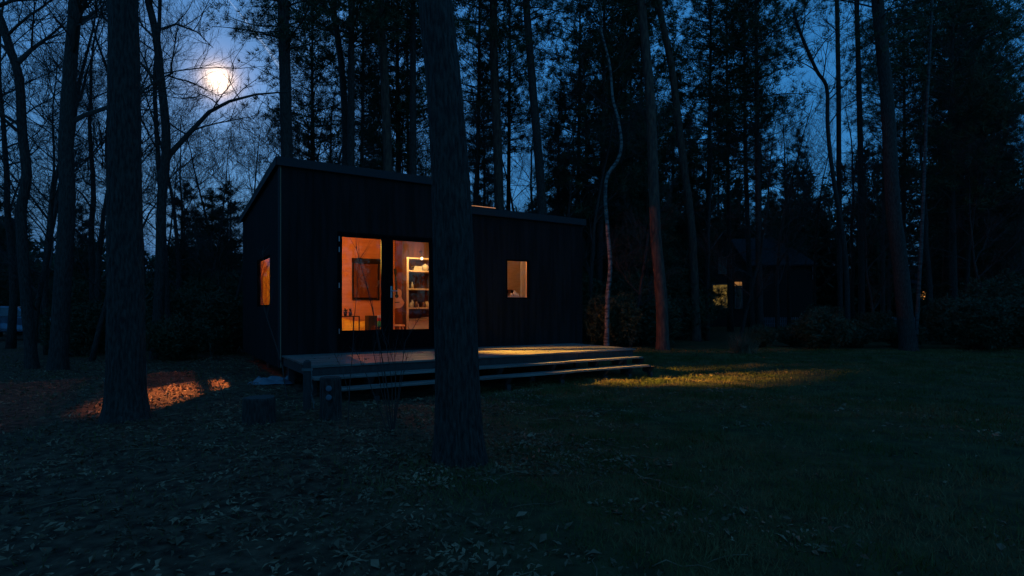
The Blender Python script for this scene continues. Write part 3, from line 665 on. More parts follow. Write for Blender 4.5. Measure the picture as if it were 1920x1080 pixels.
def conifer_crown(mb, mt, top, h0, h1, Rm, nb, lean=None, prof='pine', blade=(.34,.05), kt=9, kb=12, trunk=None):
    """branches with needle tufts between heights h0 and h1; trunk(z) gives the stem's centre"""
    TP = []; TD = []
    for i in range(nb):
        u = (i+random.random())/nb; z = h0+(h1-h0)*u; a = random.uniform(0,2*math.pi)
        if prof == 'pine': L = Rm*(.45+.75*math.sin(math.pi*min(1,u*.85+.12)))*random.uniform(.55,1.1); el = .1+.5*u
        else: L = Rm*(1-u)**.8*random.uniform(.75,1.1)+.25; el = -.15+.4*u
        c = trunk(z); d = Vector((math.cos(a),math.sin(a),el))
        pts, rad = limb(mb, c, d, L, .012+.018*L/Rm*(1.4-u), 5, .35, 4, .03 if prof=='pine' else .015)
        nT = max(4,int(kt*1.5*L/Rm))
        for j in range(nT):
            q = random.uniform(.3 if prof=='pine' else .12, 1)*5; k0 = min(4,int(q)); p = pts[k0].lerp(pts[k0+1], q-k0)
            spread = .16*L if prof == 'pine' else .10*L
            p = p+Vector((random.gauss(0,spread),random.gauss(0,spread),random.gauss(0,spread*.4)))
            TP.append(p); TD.append((pts[k0+1]-pts[k0]).normalized())
    P = np.array([tuple(p) for p in TP]); Dn = np.array([tuple(p) for p in TD])
    return tufts(P, Dn, kb, blade[0], blade[1])
def conifer_variant(seed, H, hb, Rm, prof, nb, bark='bark', leaf='needle', blade=(.27,.026), kt=11, kb=22, r0=.16):
    random.seed(seed)
    ax = random.uniform(-.25,.25); ay = random.uniform(-.2,.2)
    tr = lambda z: Vector((ax*math.sin(z/H*2.6)+.012*z*ax*4, ay*math.sin(z/H*3.1), z))
    root = empty('conifer', (0,0,0))
    mb = MB(); zs = [H*i/16 for i in range(17)]; zs[0] = -.2
    mb.tube([tr(z) for z in zs], [max(.015,r0*(1-.9*z/H)+(.06 if i==0 else 0)) for i,z in enumerate(zs)], 10)
    mb.build('trunk', M[bark], root, smooth=True)
    mb = MB(); T = conifer_crown(mb, None, None, hb, H*.99, Rm, nb, prof=prof, blade=blade, kt=kt, kb=kb, trunk=tr)
    # stubs of dead branches under the crown
    br = MB()
    for i in range(14):
        z = random.uniform(2.0, hb) if hb > 2.5 else 1; a = random.uniform(0,6.28)
        limb(br, tr(z), (math.cos(a),math.sin(a),random.uniform(-.2,.2)), random.uniform(.3,1.3), .014, 4, .4, 4)
    b2 = MB(); b2.v = mb.v+[]; b2.f = mb.f+[]; b2.n = mb.n
    b2.add(br.v, br.f)
    b2.build('branches', M['twig'], root)
    fo = MB(); fo.tris(T); fo.build('crown', M[leaf], root)
    return root
def bare_variant(seed, H, r0, spread=.7, lv=4, dens=1.0, mt='bark', first=.28, fork=True):
    random.seed(seed); root = empty('bare_tree', (0,0,0))
    mb = MB(); tw = MB()
    path = [Vector((0,0,-.2))]; rad = [r0*1.25]; d = Vector((random.uniform(-.08,.08),random.uniform(-.08,.08),1)); n = 14
    for i in range(n):
        d = (d+rvec()*.10+Vector((0,0,.06))).normalized(); path.append(path[-1]+d*H*.92/n); rad.append(r0*(1-.88*(i+1)/n))
    mb.tube(path, rad, 9)
    grow(tw, path, rad, H, first, lv, dens, spread)
    mb.build('trunk', M[mt], root, smooth=True); tw.build('crown', M['twig'], root)
    return root
def grow(tw, path, rad, H, first, lv, dens, spread):
    def rec(p, d, L, r, l):
        segs = 6 if l < 3 else 4
        pts, rr = limb(tw, p, d, L, r, segs, .42 if l < 3 else .5, 5 if l < 2 else 3, .04, .22)
        if l >= lv: return
        k = int({1:8, 2:7, 3:5}.get(l, 3)*dens)
        for i in range(k):
            q = random.uniform(.18,1)*segs; k0 = min(segs-1,int(q)); pp = pts[k0].lerp(pts[k0+1], q-k0)
            dd = (pts[k0+1]-pts[k0]).normalized(); nd = (dd+rvec()*.85+Vector((0,0,.12))).normalized()
            rec(pp, nd, L*random.uniform(.35,.62), max(r*.45,.0035), l+1)
    m = len(path)
    for i in range(int(11*dens)):
        q = (first+(1-first)*(i+random.random())/int(11*dens)); q = min(.995,q)*(m-1); k0 = int(q); p = path[k0].lerp(path[k0+1], q-k0)
        a = random.uniform(0,6.28); d = Vector((math.cos(a)*spread,math.sin(a)*spread,random.uniform(.35,.9)))
        rec(p, d, H*random.uniform(.16,.34)*(1.15-.5*q/(m-1)), max(rad[k0]*.42,.012), 1)

def ridges(seed, amp, nf):
    ph = [random.Random(seed+i).uniform(0,6.28) for i in range(6)]
    def f(a, p):
        w = p.z*1.7
        return 1+amp*(.5*math.sin(nf*a+1.1*math.sin(w*2.1+ph[0])+ph[1])+.35*math.sin((nf*2+1)*a+1.6*math.sin(w*3.3+ph[2])+ph[3])+.35*math.sin(3*a+w*.8+ph[4])+.25*math.sin(w*9+5*math.sin(a*3)))
    return f
def bark_plates(seed):
    from mathutils import noise as mn
    o = seed*7.3
    def f(a, p):
        ca, sa = math.cos(a)*2.6, math.sin(a)*2.6
        w = mn.noise(Vector((ca*1.3+o, sa*1.3, p.z*1.6)))*.9
        v = mn.noise(Vector((ca*3.6+o+w, sa*3.6+w, p.z*2.4)))          # long plates
        q = mn.noise(Vector((ca*8+o, sa*8, p.z*7)))
        big = mn.noise(Vector((ca*.35+o, sa*.35, p.z*.8)))
        return 1+.05*(1-min(1,abs(v)*5))*-1.3+.014*q+.07*big
    return f
def placed_tree(name, label, cat, path, d, w0, w1, mt='bark', crown=None, H=None, group=None, base_y=None, near=False, seed=1, flare=1.25, ext=None, **kw):
    """a tree whose stem runs through photo points (px,py) at depth d; w0,w1 stem width in metres at foot and at the last point"""
    random.seed(seed)
    P = [at(x,y,d) for x,y in path]           # bottom to top
    b = P[0].copy(); b.z = gz(b.x,b.y)
    root = empty(name, b, 0, label, cat, group)
    P = [p-b for p in P]; P[0].z = -.15
    if ext:                                     # carry the stem on above the frame
        e = (P[-1]-P[-2]).normalized()*.35+Vector((0,0,.65)); n = 5; h = ext-P[-1].z
        if h > .5:
            for i in range(n): P.append(P[-1]+e.normalized()*h/n+rvec()*.08)
    # resample with a smooth curve
    seg = 10 if not near else 60; Q = []
    for i in range(len(P)-1):
        p0 = P[max(i-1,0)]; p1 = P[i]; p2 = P[i+1]; p3 = P[min(i+2,len(P)-1)]
        for k in range(seg):
            t = k/seg; Q.append(.5*((2*p1)+(p2-p0)*t+(2*p0-5*p1+4*p2-p3)*t*t+(3*p1-p0-3*p2+p3)*t**3))
    Q.append(P[-1]); nT = len(path)-1
    zt = P[nT].z; rad = []
    for q in Q:
        u = max(0,q.z)/max(zt,.1); r = (w0+(w1-w0)*min(u,1.0))/2
        if u > 1: r *= max(.08, 1-(q.z-zt)/max(P[-1].z-zt,.1)*.95)
        r *= 1+(flare-1)*math.exp(-max(q.z,0)/.22)
        rad.append(r)
    mb = MB(); mb.tube(Q, rad, 150 if near else 14, True, bark_plates(seed) if near else ridges(seed,.035,5))
    mb.build('trunk', M[mt], root, smooth=True)
    if crown == 'bare':
        tw = MB(); grow(tw, Q, rad, kw.get('CH', P[-1].z), kw.get('first',.3), kw.get('lv',4), kw.get('dens',1), kw.get('spread',.8))
        for lp, lr in kw.get('limbs', ()):
            L = [at(x,y,d+dd)-b for x,y,dd in lp]; m = len(L); LR = [lr*(1-.8*i/(m-1)) for i in range(m)]
            tw.tube(L, LR, 8); grow(tw, L, LR, kw.get('LH',6), .25, 3, .8, .7)
        tw.build('crown', M['twig'], root)
    if crown == 'pine':
        def tr(z):
            for q0,q1 in zip(Q[:-1],Q[1:]):
                if q0.z <= z <= q1.z: return q0.lerp(q1,(z-q0.z)/max(q1.z-q0.z,1e-6))
            return Q[-1]
        mb = MB(); c0, cR, nb = kw['cr']
        T = conifer_crown(mb, None, None, c0, P[-1].z*.99, cR, nb, prof='pine', trunk=tr, blade=kw.get('blade',(.20,.016)), kt=kw.get('kt',16), kb=26)
        mb.build('branches', M['twig'], root); fo = MB(); fo.tris(T); fo.build('crown', M['needle'], root)
    return root

# the individual trees one can follow in the photograph -----------------
placed_tree('pine_tree','thick dark pine trunk in front of the cabin, nearest and largest tree','tree',[(862,872),(858,740),(851,500),(843,300),(830,130),(816,0)],5.05,.415,.305,crown='pine',near=True,seed=3,flare=1.25,ext=15,cr=(9,2.6,60))
placed_tree('pine_tree','stout straight trunk left of the cabin beside the orange lit leaves','tree',[(236,790),(236,640),(234,420),(233,200),(231,0)],7.0,.43,.32,crown='pine',near=True,seed=8,flare=1.4,ext=17,cr=(9.5,2.6,60))
placed_tree('bare_tree','slightly bent dark trunk with a kink, left of the stout straight trunk','tree',[(108,660),(118,520),(126,380),(124,270),(130,150),(141,0)],12.5,.36,.24,crown='bare',seed=21,ext=15,first=.32,CH=13,limbs=[([(145,36,0),(165,32,.2),(180,20,.3),(200,28,.4),(214,36,.5)],.05)])
placed_tree('bare_tree','leafless tree bending in an S at the left edge','tree',[(62,650),(46,520),(40,400),(50,330),(42,250),(36,150),(20,95),(2,40),(-14,0)],13,.24,.16,crown='bare',seed=31,ext=13,first=.25,CH=12,limbs=[([(33,118,0),(60,92,.3),(90,70,.5),(125,40,.7)],.06)])
placed_tree('bare_tree','slender leafless tree whose long limb arches below the moon','tree',[(292,650),(300,520),(303,380),(312,270),(303,160),(291,60),(278,0)],15,.28,.17,crown='bare',seed=41,ext=15,first=.35,CH=13,limbs=[([(296,340,0),(318,290,.1),(350,255,.2),(392,210,.3),(430,190,.4),(480,177,.5),(540,172,.6)],.085),([(303,55,0),(330,45,.1),(370,60,.2),(400,90,.3)],.04)])
placed_tree('bare_tree','thin twin stemmed leafless tree between the stout trunk and the moon','tree',[(318,648),(312,520),(306,430),(297,300),(290,160),(298,60),(300,0)],17,.16,.10,crown='bare',seed=43,ext=14,first=.25,CH=13,dens=1.0)
placed_tree('pine_tree','straight pine trunk rising behind the high corner of the cabin roof','tree',[(542,640),(541,420),(538,290),(534,130),(530,0)],16.5,.37,.31,mt='bark',crown='pine',seed=51,ext=19,cr=(8.9,2.7,120))
placed_tree('pine_tree','slim reddish pine trunk rising behind the middle of the cabin roof','tree',[(731,640),(729,420),(727,300),(721,150),(712,0)],20,.40,.26,mt='barkred',crown='pine',seed=61,ext=22,cr=(11,3.2,90))
placed_tree('pine_tree','dark pine trunk immediately right of the big front trunk','tree',[(936,640),(936,400),(932,250),(926,100),(925,0)],22,.42,.30,mt='barkred',crown='pine',seed=71,ext=23,cr=(9.5,3.2,90))
placed_tree('pine_tree','narrow pine trunk slanting above the low cabin roof','tree',[(1024,640),(1016,390),(1010,300),(1000,180),(993,90),(987,0)],21,.40,.26,crown='pine',seed=81,ext=22,cr=(12,3,80))
placed_tree('birch_tree','pale crooked birch with a sharp bend right of the cabin','tree',[(1137,645),(1139,560),(1144,500),(1139,430),(1135,370),(1139,330),(1158,300),(1165,268),(1158,220),(1149,185),(1143,120),(1128,60)],19,.17,.07,mt='birch',crown='bare',seed=91,ext=12,first=.5,CH=9,dens=.8)
placed_tree('pine_tree','tall reddish trunk lit by window light right of the deck','tree',[(1243,656),(1240,560),(1230,450),(1225,330),(1219,180),(1203,0)],18.8,.42,.27,mt='barkred',crown='pine',seed=101,ext=22,cr=(11.5,3.2,90))
placed_tree('pine_tree','thin pine leaning left, behind the reddish lit trunk','tree',[(1306,640),(1297,440),(1283,320),(1272,230),(1258,120),(1234,0)],24,.40,.26,mt='barkred',crown='pine',seed=111,ext=25,cr=(15,3,70))
placed_tree('pine_tree','broad dark trunk right of the small house','tree',[(1704,640),(1688,500),(1674,380),(1664,200),(1654,90),(1645,0)],19,.50,.36,crown='pine',seed=121,ext=22,cr=(10,3.2,100))
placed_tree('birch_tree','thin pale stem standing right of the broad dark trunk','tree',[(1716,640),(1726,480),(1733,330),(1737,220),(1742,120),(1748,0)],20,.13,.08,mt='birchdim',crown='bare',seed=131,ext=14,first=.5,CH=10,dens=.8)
placed_tree('bare_tree','leafless forked tree against the open sky right of centre','tree',[(1590,640),(1585,480),(1562,330),(1552,240),(1550,165),(1530,130),(1500,60),(1488,20)],22,.20,.11,crown='bare',seed=141,ext=13,first=.4,CH=10,dens=.9)
placed_tree('bare_tree','straight thin tree right of the forked leafless tree','tree',[(1576,640),(1573,300),(1572,150),(1569,0)],26,.24,.18,crown='bare',seed=142,ext=19,first=.3,CH=14)
placed_tree('bare_tree','thin dark tree left of the broad right hand trunk','tree',[(1616,640),(1614,330),(1610,150),(1606,0)],27,.30,.20,crown='bare',seed=143,ext=20,first=.3,CH=14)
placed_tree('bare_tree','dark thin tree behind the left part of the cabin roof','tree',[(650,640),(648,330),(647,230),(640,120),(628,40)],21,.34,.22,crown='bare',seed=144,ext=16,first=.35,CH=12)

# background woodland ---------------------------------------------------
V = {}
V['p1'] = conifer_variant(201, 21, 7.5, 3.0, 'pine', 120)
V['p2'] = conifer_variant(202, 23, 9.5, 2.8, 'pine', 110)
V['p3'] = conifer_variant(203, 18, 5.0, 2.7, 'pine', 130)
V['s1'] = conifer_variant(204, 17, 1.2, 2.7, 'spruce', 190, leaf='needle2', blade=(.27,.028), kt=14)
V['s2'] = conifer_variant(205, 13, .8, 2.3, 'spruce', 170, leaf='needle2', blade=(.26,.028), kt=13)
V['s3'] = conifer_variant(206, 6.5, .4, 1.5, 'spruce', 110, leaf='needle2', blade=(.20,.022), kt=11, r0=.08)
V['b1'] = bare_variant(301, 14, .13, dens=1.15)
V['b2'] = bare_variant(302, 12, .10, dens=1.1, first=.2)
V['b3'] = bare_variant(303, 9, .07, dens=1.0, first=.15)
V['b4'] = bare_variant(304, 16, .16, dens=1.1, first=.3)
used = set()
def plant(v, px, d, sc=1.0, label='', cat='tree', group=None, name=None):
    r = V[v]
    if v in used: r = copy_tree(r)
    used.add(v)
    x = (px-960)/F*d; r.location = (x, d, gz(x,d)); r.rotation_euler = (0,0,random.uniform(0,6.28)); r.scale = (sc,sc,sc*random.uniform(.94,1.08))
    if name: r.name = name
    tag(r, label, cat, group); return r
random.seed(77)
GP = 'pines of the wood behind the cabin'
# behind the cabin, up to the tall right-hand wood: (variant, px, depth, scale, label)
zones = [
 # tall conifers behind the cabin
 ('tall dark conifer in the wood behind the cabin, left of the big front trunk','conifers behind the cabin left', [('p2',655,19,1.08),('p2',775,20.5,1.1),('p3',600,26,1.0),('p1',668,30,1.0),('p3',760,24,1.05),('s2',585,33,.8),('p1',775,34,1),('s1',700,37,.85)]),
 ('tall dark conifer in the wood between the big front trunk and the crooked birch','conifers behind the low roof', [('p1',885,27,1.0),('s1',905,35,1.0),('p2',950,31,1.0),('p1',1075,28,1.0),('s2',1050,27,.95),('s1',1095,32,.95),('p3',1120,24,1.0),('s1',1150,31,.85)]),
 ('dense conifer between the crooked birch and the small house','conifers right of the cabin', [('s1',1185,29,1.0),('p2',1170,36,1.0),('p3',1215,27,1.0),('s2',1265,29,1.0),('s2',1210,24,.8),('s1',1345,50,1.2),('p1',1322,27,.98),('p1',1410,30,1.05),('s1',1430,52,1.2),('s2',1292,36,1.0),('p2',1425,25,1.0),('p2',1370,33,1.0),('s1',1500,54,1.1)]),
 ('low spruce filling the dark understorey right of the cabin','understorey spruces right of the cabin',[('s2',px,d,.9) for px,d in ((1055,40),(1095,37),(1135,41),(1165,35),(1200,43),(1238,37),(1262,44),(1290,39),(1330,46),(1385,48),(1450,47),(1475,44),(1535,49))]),
 ('low spruce filling the dark understorey at the far right','understorey spruces at the far right',[('s2',px,d,.85) for px,d in ((1575,52),(1625,47),(1672,46),(1800,44),(1835,39),(1862,46),(1895,41),(1930,44))]),
 ('dense conifer of the wood at the right, beyond the small house','conifers at the right', [('s2',1545,57,1),('s2',1610,58,1.25),('s1',1660,60,1.1),('s1',1700,62,1.2),('s1',1765,60,1.2),('p1',1768,30,1.0),('p1',1690,33,1.0),('p2',1655,40,1.0),('p1',1800,27,1.0),('s1',1832,30,1.1),('p2',1800,34,1.0),('p3',1790,24,1.0),('s2',1870,26,.9),('p1',1850,36,.9)]),
 ('small spruce low behind the left corner of the cabin','small spruces left of the cabin', [('s3',395,23,1.0),('s3',430,27,1.15),('s3',350,28,1.1)]),
 ('low dark spruce in the undergrowth at the left edge','spruces at the left edge', [('s3',-20,24,1.1),('s3',30,30,1.0),('s3',150,30,1.0)]),
 ('leafless tree in the thicket at the left, against the blue sky','bare trees at the left', [('b1',20,19,1),('b4',80,22,1),('b2',90,17,1),('b3',60,15,1),('b1',170,20,1),('b3',170,15,1),('b2',190,18,1),('b4',260,25,1),('b4',-30,24,1),('b2',0,28,1.1),('b1',130,30,1.1),('b1',215,32,1.1)]),
 ('leafless tree in the thicket between the stout trunk and the cabin','bare trees left of the cabin', [('b2',330,20,1.0),('b3',370,21,1),('b3',420,18,.9),('b2',400,26,.95),('b3',455,23,1.0),('b1',350,32,.95),('b2',480,30,.95),('b3',270,22,1),('b3',500,24,1.05)]),
 ('leafless tree standing behind the cabin roof','bare trees behind the cabin', [('b3',545,19.5,1.1),('b2',605,21,1.0),('b3',665,22,1.2),('b2',745,26,1.05),('b3',915,22,1.2),('b2',1060,23,1.0),('b2',570,25,1.0),('b1',620,29,1),('b2',690,27,1),('b3',750,23,1.05),('b1',880,24,.9),('b2',970,29,1.1),('b1',1000,33,1.1),('b2',1035,26,1)]),
 ('leafless tree among the dark conifers at the right','bare trees at the right', [('b2',1325,25,1.05),('b3',1385,24,1.2),('b2',1460,27,1.0),('b2',1820,24,1.0),('b1',1740,24,1.0),('b2',1110,22,1),('b3',1180,20,1),('b1',1480,34,1),('b2',1530,32,1),('b1',1600,33,1.05),('b3',1640,24,1),('b2',1670,28,1),('b1',1790,26,1),('b3',1860,22,1),('b2',1900,25,1)]),
]
for label, grp, items in zones:
    for v, px, d, sc in items:
        plant(v, px, d, sc, label, 'tree', grp, name='conifer' if v[0] in 'ps' else 'bare_tree')

# undergrowth: the far wood as one mass, and bushes
def far_wood():
    random.seed(5); P = []; mb = MB()
    for i in range(530):
        back = i >= 420; a = random.uniform(.95,5.33) if back else random.uniform(-.95,.95); d = random.uniform(20,44) if back else random.uniform(46,74); x = math.sin(a)*d*1.15; y = math.cos(a)*d*1.0+4
        h = random.uniform(9,15) if back else random.uniform(7,13)*(1.15 if x > 0 else .62); 
        mb.tube([(x,y,-.2),(x+random.uniform(-.3,.3),y,h*.5),(x+random.uniform(-.5,.5),y,h)], [.14,.11,.02], 5)
        n = int(70); zz = h*np.sqrt(rng.uniform(0,1,n))*1.0; 
        zz = rng.uniform(0,h,n); rr = 2.1*(1-zz/h*.75)
        aa = rng.uniform(0,6.28,n); r2 = rr*np.sqrt(rng.uniform(0,1,n))
        P.append(np.stack([x+np.cos(aa)*r2, y+np.sin(aa)*r2, zz],1))
    P = np.concatenate(P); Dn = rng.normal(size=P.shape); Dn /= np.linalg.norm(Dn,axis=1,keepdims=True)
    mb.tris(tufts(P, Dn, 9, .75, .2)); o = mb.build('far_wood', M['needle2']); tag(o, 'dark far wood closing the view behind everything', 'wood', kind='stuff')
far_wood()
def bush_variant(seed, h, r, n=1500):
    random.seed(seed); root = empty('bush', (0,0,0)); mb = MB()
    for i in range(22):
        a = random.uniform(0,6.28); limb(mb, (random.gauss(0,.12),random.gauss(0,.12),-.05), (math.cos(a)*.7,math.sin(a)*.7,1), h*random.uniform(.6,1.05), .014, 6, .35, 4, .02)
    mb.build('stems', M['twig'], root)
    P = rng.normal(size=(n,3)); P /= np.linalg.norm(P,axis=1,keepdims=True); P *= rng.uniform(.25,1,size=(n,1))**.5
    P *= 1+.25*np.sin(P[:,:1]*5+seed)*np.cos(P[:,1:2]*4)
    P = P*np.array([r,r,h*.5])+np.array([0,0,h*.52]); Dn = rng.normal(size=P.shape); Dn /= np.linalg.norm(Dn,axis=1,keepdims=True)
    fo = MB(); fo.tris(tufts(P, Dn, 9, .13, .035)); fo.build('leaves', M['bush'], root); return root
V['u1'] = bush_variant(401, 1.9, 1.1); V['u2'] = bush_variant(402, 2.6, 1.3, 2000); V['u3'] = bush_variant(403, 1.2, .9, 1100)
random.seed(9)
bz = [('dark evergreen bush in the undergrowth at the left','bushes at the left',[('u2',105,28,1),('u1',150,17,.8),('u2',190,21,1),('u2',300,22,1),('u1',345,18,1),('u2',400,20,1),('u3',330,14.5,.9),('u1',430,17,1),('u2',260,26,1.1),('u2',-30,28,1),('u2',50,30,1)]),
      ('dark evergreen bush in the undergrowth right of the cabin','bushes right of the cabin',[('u2',1110,23,1),('u1',1150,20,1),('u2',1190,22,1),('u1',1215,21,1),('u2',1275,25,1),('u2',1250,30,1.2)]),
      ('dark evergreen bush bordering the lawn at the far right','bushes at the far right',[('u3',1425,20,.6),('u3',1490,21,.75),('u1',1545,25,.8),('u3',1600,21,.8),('u1',1640,24,.7),('u3',1690,20.5,.8),('u1',1785,22,.9),('u1',1840,19,1),('u2',1885,21,1),('u1',1930,19,1),('u3',1540,19,1)])]
for label, grp, items in bz:
    for v, px, d, sc in items: plant(v, px, d, sc, label, 'bush', grp, name='bush')

# saplings and twiggy shrub in front of the deck
def sapling(name, label, paths, d, r, mt='twig', side=.5, cat='sapling'):
    b = at(paths[0][0][0], paths[0][0][1], d); b.z = gz(b.x,b.y); root = empty(name, b, 0, label, cat)
    mb = MB()
    for k, pth in enumerate(paths):
        L = [at(x,y,d+random.uniform(-.05,.05)*(1 if i else 0))-b for i,(x,y) in enumerate(pth)]
        if k == 0 or pth[0][1] > 740: L[0].z = -.03
        m = len(L); mb.tube(L, [r*(1-.7*i/(m-1))*(1 if k == 0 else .75) for i in range(m)], 6)
        for i in range(int(m*side*2)):
            q = random.uniform(.4,1)*(m-1); k0 = min(m-2,int(q)); p = L[k0].lerp(L[k0+1],q-k0)
            limb(mb, p, (random.uniform(-.6,.6),random.uniform(-.3,.3),.9), random.uniform(.1,.35), r*.3, 4, .3, 3, .03)
    mb.build('stems', M[mt], root); return root
random.seed(12)
sapling('twiggy_shrub','thin leafless shrub of upright stems in front of the deck steps',
 [[(735,815),(728,740),(718,680),(703,600),(690,545),(676,495),(672,480),(667,461)],[(733,812),(715,730),(700,660),(712,610)],[(737,815),(742,740),(740,660),(746,630)],[(738,815),(752,720),(765,660)],
  [(732,815),(722,740),(712,665),(697,560)],[(736,815),(735,720),(725,650),(716,618)],[(740,812),(742,700),(728,640)],[(728,810),(690,710),(668,660),(655,650)],[(736,815),(748,730),(760,640),(790,590),(778,575)]],6.3,.008, side=.8)
sapling('sapling','thin upright sapling standing left of the twiggy shrub',[[(652,800),(656,720),(662,650),(664,600),(670,540),(672,490)],[(655,740),(640,690),(625,660)]],6.6,.006,side=.8)
sapling('sapling','slim bent sapling reaching up across the left side window',[[(538,728),(530,690),(515,640),(500,595),(490,555),(488,520),(494,490),(492,470)],[(500,595),(508,560),(507,530)]],8.4,.010,side=1)
sapling('sapling','short pale stem leaning in the orange light left of the deck',[[(219,790),(208,762),(199,740),(194,708)]],7.3,.013,'birch',side=.3)
sapling('sapling','thin pale upright stem beside the stout straight trunk',[[(268,792),(273,740),(274,690),(270,640),(272,560)]],7.2,.016,'birch',side=.3)
sapling('sapling','thin leafless sapling in the leaves below the stump',[[(425,770),(415,730),(400,690),(392,650)],[(415,730),(428,700)]],8.0,.007,side=1)

# dry tuft at the edge of the lawn
p = at(1395,668,17.5); o = empty('ornamental_grass', (p.x,p.y,gz(p.x,p.y)), 0, 'pale dry grass clump at the edge of the lawn right of the deck', 'plant')
P = np.zeros((220,3)); P[:,:2] = rng.normal(size=(220,2))*.1; Dn = rng.normal(size=(220,3))*.45+np.array([0,0,1]); Dn /= np.linalg.norm(Dn,axis=1,keepdims=True)
mb = MB(); mb.tris(tufts(P, Dn, 2, .75, .012, spread=.15)); mb.build('blades', M['leaf'], o)

# ------------------------------------------------------------------ leaf litter and grass
def litter():
    n = 60000; th = rng.uniform(-.86,.86,n); d = 2.0+13*rng.uniform(0,1,n)**.75; x = np.tan(th)*d*.95; y = d
    nz_ = np.sin(x*1.3+np.cos(y*1.7)*2)+np.sin(y*2.1+x*.8)
    pat2 = np.sin(x*1.9+2.5*np.cos(y*1.6))*np.sin(y*2.6+2*np.sin(x*1.1))
    pat = np.sin(x*2.7+3*np.cos(y*1.9))*np.sin(y*3.3+2*np.sin(x*1.4))
    keep = (x+nz_*.7 < .6) & (rng.uniform(0,1,n) < .35+.65*(pat > -.25)) | (rng.uniform(0,1,n) < np.clip(.55-.03*x,.2,.6)*(pat2 > .35)+.03)
    keep &= ~((x-CO.x)*cs+(y-CO.y)*sn > 0) | (-(x-CO.x)*sn+(y-CO.y)*cs < -2.95)
    x, y = x[keep], y[keep]; n = len(x); z = gh(x,y)+rng.uniform(.004,.03,n)
    a = rng.uniform(0,6.28,n); L = rng.uniform(.010,.030,n)*np.where(rng.uniform(0,1,n) < .12, 1.7, 1); w = L*rng.uniform(.35,.55,n)
    nrm = rng.normal(size=(n,3))*.45+np.array([0,0,1]); nrm /= np.linalg.norm(nrm,axis=1,keepdims=True)
    u = np.stack([np.cos(a),np.sin(a),np.zeros(n)],1); u -= nrm*(u*nrm).sum(1,keepdims=True); u /= np.linalg.norm(u,axis=1,keepdims=True); v = np.cross(nrm,u)
    c = np.stack([x,y,z],1); L = L[:,None]; w = w[:,None]; cur = nrm*L*rng.uniform(.1,.5,(n,1))
    tipA = c+u*L; tipB = c-u*L; sL = c+v*w+cur; sR = c-v*w+cur; q1 = c+u*L*.35; 
    T = np.concatenate([np.stack([tipA,sL,c],1), np.stack([tipA,c,sR],1), np.stack([tipB,c,sL],1), np.stack([tipB,sR,c],1)])
    k_ = 160; ds = rng.uniform(.2,6.7,k_); dt_ = -rng.uniform(.1,2.2,k_)**1.0; dL = rng.uniform(.012,.03,k_)
    for i in range(k_):
        p = cw(ds[i], dt_[i], ZD+.006); a1 = random.uniform(0,6.28); u1 = Vector((math.cos(a1),math.sin(a1),.15))*dL[i]; v1 = Vector((-math.sin(a1),math.cos(a1),0))*dL[i]*.5+Vector((0,0,dL[i]*.4))
        T = np.concatenate([T, np.array([[p-u1,p+v1,p+u1],[p-u1,p+u1,p-v1*1.0+Vector((0,0,dL[i]*.8))]])])
    mb = MB(); mb.tris(T)
    for i in range(420):        # fallen twigs
        d1 = 2.2+12*random.random()**.8; x1 = math.tan(random.uniform(-.8,.45))*d1
        if x1 > 1.5 and random.random() < .7: continue
        a1 = random.uniform(0,6.28); l1 = random.uniform(.06,.45)*(1.8 if random.random() < .1 else 1)
        q0 = Vector((x1,d1,gz(x1,d1)+.015)); ps = [q0]
        for j in range(4): a1 += random.gauss(0,.25); q = ps[-1]+Vector((math.cos(a1),math.sin(a1),0))*l1/4; q.z = gz(q.x,q.y)+random.uniform(.01,.04); ps.append(q)
        mb.tube(ps, [.0045,.004,.0035,.003,.0015], 4, False)
    o = mb.build('leaf_litter', M['leaf']); tag(o, 'fallen brown leaves scattered over the ground', 'leaves', kind='stuff')
litter()
def grass():
    n = 430000; d = 2.4+17*rng.uniform(0,1,n)**.8; th = rng.uniform(-.80,.80,n); x = np.tan(th)*d*.95; y = d
    nz_ = np.sin(x*1.1+np.cos(y*1.3)*2)+np.sin(y*1.9+x*.6); pr = np.clip((x+1.0+nz_*.8)/1.6,.09,1)
    pat = np.sin(x*2.1+2.2*np.cos(y*1.9))*np.sin(y*2.9+1.7*np.sin(x*1.6)); keep = rng.uniform(0,1,n) < pr*np.clip(.75+pat*.8,.22,1)
    inside_ = ((x-CO.x)*cs+(y-CO.y)*sn > 0) & ((x-CO.x)*cs+(y-CO.y)*sn < 7.3) & (-(x-CO.x)*sn+(y-CO.y)*cs > -2.4) & (-(x-CO.x)*sn+(y-CO.y)*cs < 5)
    keep &= ~inside_; x, y, d = x[keep], y[keep], d[keep]; n = len(x)
    tf = np.clip(np.sin(x*3.1+2*np.sin(y*1.7))*np.sin(y*4.1+1.5*np.sin(x*2.2))+.45*np.sin(x*9+y*7),0,1.3); h = rng.uniform(.015,.05,n)*(1+1.1*tf); w = .0022*(1+d*.16)
    a = rng.uniform(0,6.28,n); lean = rng.normal(size=(n,2))*.45
    b = np.stack([x,y,gh(x,y)-.003],1); s = np.stack([np.cos(a)*w,np.sin(a)*w,np.zeros(n)],1)
    tip = b+np.stack([lean[:,0]*h,lean[:,1]*h,h],1)
    mb = MB(); mb.tris(np.stack([b-s,b+s,tip],1)); o = mb.build('grass', M['grass']); tag(o, 'short rough lawn grass', 'grass', kind='stuff')
grass()

